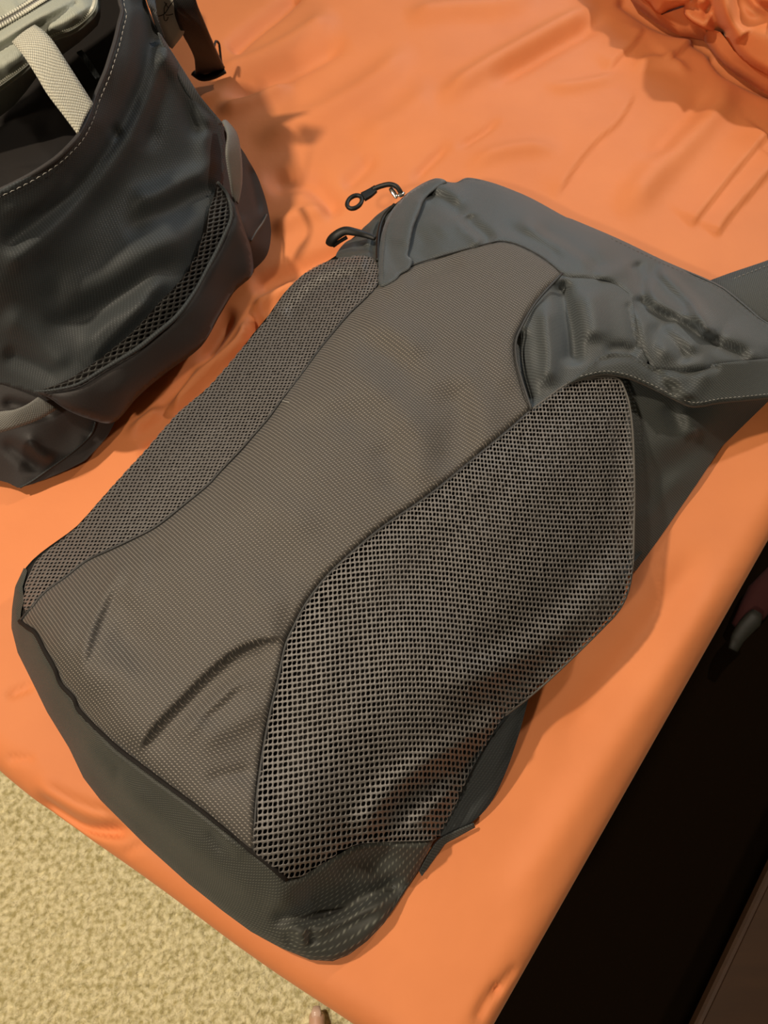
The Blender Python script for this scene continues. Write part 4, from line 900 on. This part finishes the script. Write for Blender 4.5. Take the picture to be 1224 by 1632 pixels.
# ------------------------------------------------------------------ rumpled blanket, upper right corner
blk = empty('blanket', W(1220, 0, 0.0), 'bunched up rust orange blanket heaped in the upper right corner of the bed', 'blanket')
HO = [(940, -150), (985, -45), (1015, -10), (1032, 4), (1050, 23), (1068, 16), (1089, 9), (1090, 22), (1099, 33), (1120, 45), (1150, 54), (1160, 66), (1172, 84), (1192, 103), (1224, 122), (1300, 165), (1400, 180), (1400, -150)]
ZH = RBF([(940, -150, .05), (985, -45, .05), (1015, -10, .045), (1050, 23, .040), (1089, 9, .055), (1092, 22, .05), (1120, 45, .045), (1150, 54, .045), (1172, 84, .045), (1224, 122, .045), (1300, 165, .045), (1400, 180, .04), (1400, -150, .09), (1180, 20, .095), (1224, 60, .085), (1100, -30, .085), (1200, -100, .10), (1300, 50, .09), (1130, 15, .075), (1050, -20, .065)])
bl = patch('blanket_cloth', HO, ZH, M_SHEET, blk, step=4, rnd=(16, .016), folds=[
    ([(1128, -40), (1132, 0), (1140, 30), (1152, 60)], -.020, 11, 'r', .05), ([(1160, -60), (1158, 0), (1164, 35), (1185, 62)], .012, 13, 'r', .05),
    ([(1176, -30), (1180, 5), (1198, 28), (1235, 30)], -.014, 16, 'r', .1), ([(1190, -20), (1205, 6), (1230, 16), (1270, 20)], -.016, 10, 'r', .1),
    ([(1100, -5), (1115, 12), (1132, 20)], -.018, 16, 'r', .1), ([(1030, -20), (1080, 2), (1135, 3)], .008, 10, 'r', .1), ([(1088, 8), (1096, 28), (1118, 44), (1150, 54)], .008, 7, 'r', .1)], thick=.003)
def under(outline, zf, name, mat, parent, inset):
    pl = np.array(outline, float); P = W(pl[:, 0], pl[:, 1], zf(pl[:, 0], pl[:, 1]) - .014); c3 = P.mean(0); V = []; n = len(P)
    for k in (0, .5, 1):
        for p in P:
            t = p.copy(); dv = (c3 - p)[:2]; dv /= np.linalg.norm(dv) + 1e-9; t[:2] += dv * (.004 + inset * math.sin(k * 1.57)); t[2] = p[2] * (1 - k) + .002 * k; V.append(t)
    Fc = [(r * n + i, r * n + (i + 1) % n, (r + 1) * n + (i + 1) % n, (r + 1) * n + i) for r in range(2) for i in range(n)]; Fc.append(tuple(range(2 * n, 3 * n)))
    return mesh(name, V, Fc, mat, parent)
under(HO, ZH, 'tucked_layer', M_SHEET, blk, .035)

# ------------------------------------------------------------------ foot of the person taking the photo, on the carpet
def foot():
    root = empty('person', W(520, 1790, FLOOR + .005), 'bare foot with toes reaching toward the bed at the bottom edge of the photo', 'person')
    vs = []; es = []; rad = []
    def add(p, r, prev=None):
        vs.append(p); rad.append(r)
        if prev is not None: es.append((prev, len(vs) - 1))
        return len(vs) - 1
    T = W(504, 1600, FLOOR + .035)    # tip of the big toe
    o = lambda x, y, z: (T[0] + x, T[1] + y, FLOOR + z)
    an = add(o(.040, -.205, .075), .034); he = add(o(.040, -.235, .035), .030, an); mid = add(o(.036, -.135, .045), .032, an)
    ball = add(o(.028, -.075, .030), .030, mid); add(o(.040, -.20, .16), .032, an); add(o(.042, -.20, .30), .040, len(vs) - 1)
    for k, (dx, ln, r) in enumerate(((0, 0, .0125), (.024, -.022, .0090), (.042, -.034, .0085), (.058, -.046, .008), (.073, -.060, .0075))):
        b = add(o(dx * .8 + .004, -.058 + ln * .5, .024), r * 1.15, ball); c = add(o(dx + .001, -.034 + ln, .024), r, b); add(o(dx, -.010 + ln, .017), r * .98, c)
    me = bpy.data.meshes.new('foot'); me.from_pydata([tuple(map(float, v)) for v in vs], es, []); ob = bpy.data.objects.new('foot', me); C.objects.link(ob)
    sk = ob.modifiers.new('skin', 'SKIN'); me.skin_vertices[0].data[an].use_root = True
    for i, r in enumerate(rad): me.skin_vertices[0].data[i].radius = (r, r)
    ss = ob.modifiers.new('sub', 'SUBSURF'); ss.levels = ss.render_levels = 2
    dg = bpy.context.evaluated_depsgraph_get(); dg.update(); ev = ob.evaluated_get(dg); m2 = bpy.data.meshes.new_from_object(ev); bpy.data.objects.remove(ob)
    m2.materials.clear(); m2.materials.append(M_SKIN); m2.polygons.foreach_set('use_smooth', [True] * len(m2.polygons))
    ob = bpy.data.objects.new('foot', m2); C.objects.link(ob); ob.parent = root; ob.matrix_parent_inverse = Matrix.Translation(-root.location)
    n = tube('toenail', [o(0, -.020, .0285), o(0, -.012, .0285), o(0, -.004, .0250)], [.006, .0075, .005], M_NAIL, ob, seg=10, flat=.3)
foot()

# ------------------------------------------------------------------ block added to darken the shaded gap beside the bed; side table
def prism(name, pts, z0, z1, mat, parent, bev=.01):
    bm = bmesh.new(); b = [bm.verts.new((p[0], p[1], z0)) for p in pts]; t = [bm.verts.new((p[0], p[1], z1)) for p in pts]; n = len(pts)
    bm.faces.new(b[::-1]); bm.faces.new(t)
    for i in range(n): bm.faces.new((b[i], b[(i + 1) % n], t[(i + 1) % n], t[i]))
    bmesh.ops.recalc_face_normals(bm, faces=bm.faces[:])
    if bev: bmesh.ops.bevel(bm, geom=bm.edges[:], offset=bev, segments=3, affect='EDGES')
    bm.verts.index_update(); vs = [v.co[:] for v in bm.verts]; fs = [[v.index for v in f.verts] for f in bm.faces]; bm.free()
    return mesh(name, vs, fs, mat, parent, smooth=False)
def fr(x, y, u, v): return (x + u * eR[0] - v * eL[0], y + u * eR[1] - v * eL[1])
a = W(1110, 1632, -.25)[:2]; a0 = W(772, 1632, -.42)[:2]
tr = empty('gap_filler', (*fr(*a0, .3, .12), FLOOR), 'low near-black block added as bench in the dark gap beside the bed', 'filler')
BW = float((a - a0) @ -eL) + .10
prism('gap_filler_body', [fr(*a0, -.05, 0), fr(*a0, 1.2, 0), fr(*a0, 1.2, BW), fr(*a0, -.05, BW)], FLOOR + .03, -.46, M_DARKCLOTH, tr, .012)  # added over the carpet so the gap reads as deep shade
prism('gap_filler_top', [fr(*a0, -.06, -.008), fr(*a0, 1.21, -.008), fr(*a0, 1.21, BW + .006), fr(*a0, -.06, BW + .006)], -.4595, -.42, M_DARKCLOTH, tr, .016)
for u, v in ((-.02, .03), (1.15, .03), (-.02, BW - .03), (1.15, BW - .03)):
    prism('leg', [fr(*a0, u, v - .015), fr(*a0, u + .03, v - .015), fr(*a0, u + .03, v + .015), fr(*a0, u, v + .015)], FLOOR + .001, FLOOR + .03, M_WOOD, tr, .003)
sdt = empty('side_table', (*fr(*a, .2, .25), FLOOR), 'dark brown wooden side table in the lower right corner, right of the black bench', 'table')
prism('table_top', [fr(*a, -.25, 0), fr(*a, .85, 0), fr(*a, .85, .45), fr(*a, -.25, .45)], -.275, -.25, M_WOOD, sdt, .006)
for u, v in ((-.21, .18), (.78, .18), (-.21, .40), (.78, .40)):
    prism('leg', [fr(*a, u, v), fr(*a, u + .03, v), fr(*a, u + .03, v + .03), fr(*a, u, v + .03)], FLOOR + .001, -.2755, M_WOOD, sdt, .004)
# small things on the bench, just visible past the edge of the bed
M_RED = plain('dull_red_cloth', (0.04, 0.003, 0.002), 0.9); M_OLIVE = plain('grey_green_plastic', (0.015, 0.015, 0.010), 0.6)
def zb_(px, py, z): return W(px, py, z)
sc = tube('scrap_of_cloth', W([1175, 1198, 1215, 1240], [1000, 975, 950, 915], -.40), [.010, .020, .024, .018], M_RED, None, seg=12, flat=.5); tag(sc, 'dull red cloth lying in the dark gap right of the bed', 'cloth')
hn = tube('plastic_handle', W([1168, 1175, 1186, 1200, 1207], [1036, 1018, 1003, 988, 976], -.375), [.007, .010, .012, .013, .008], M_OLIVE, None, seg=12, flat=.5); tag(hn, 'grey-green plastic handle beside the red cloth in the dark gap', 'handle')
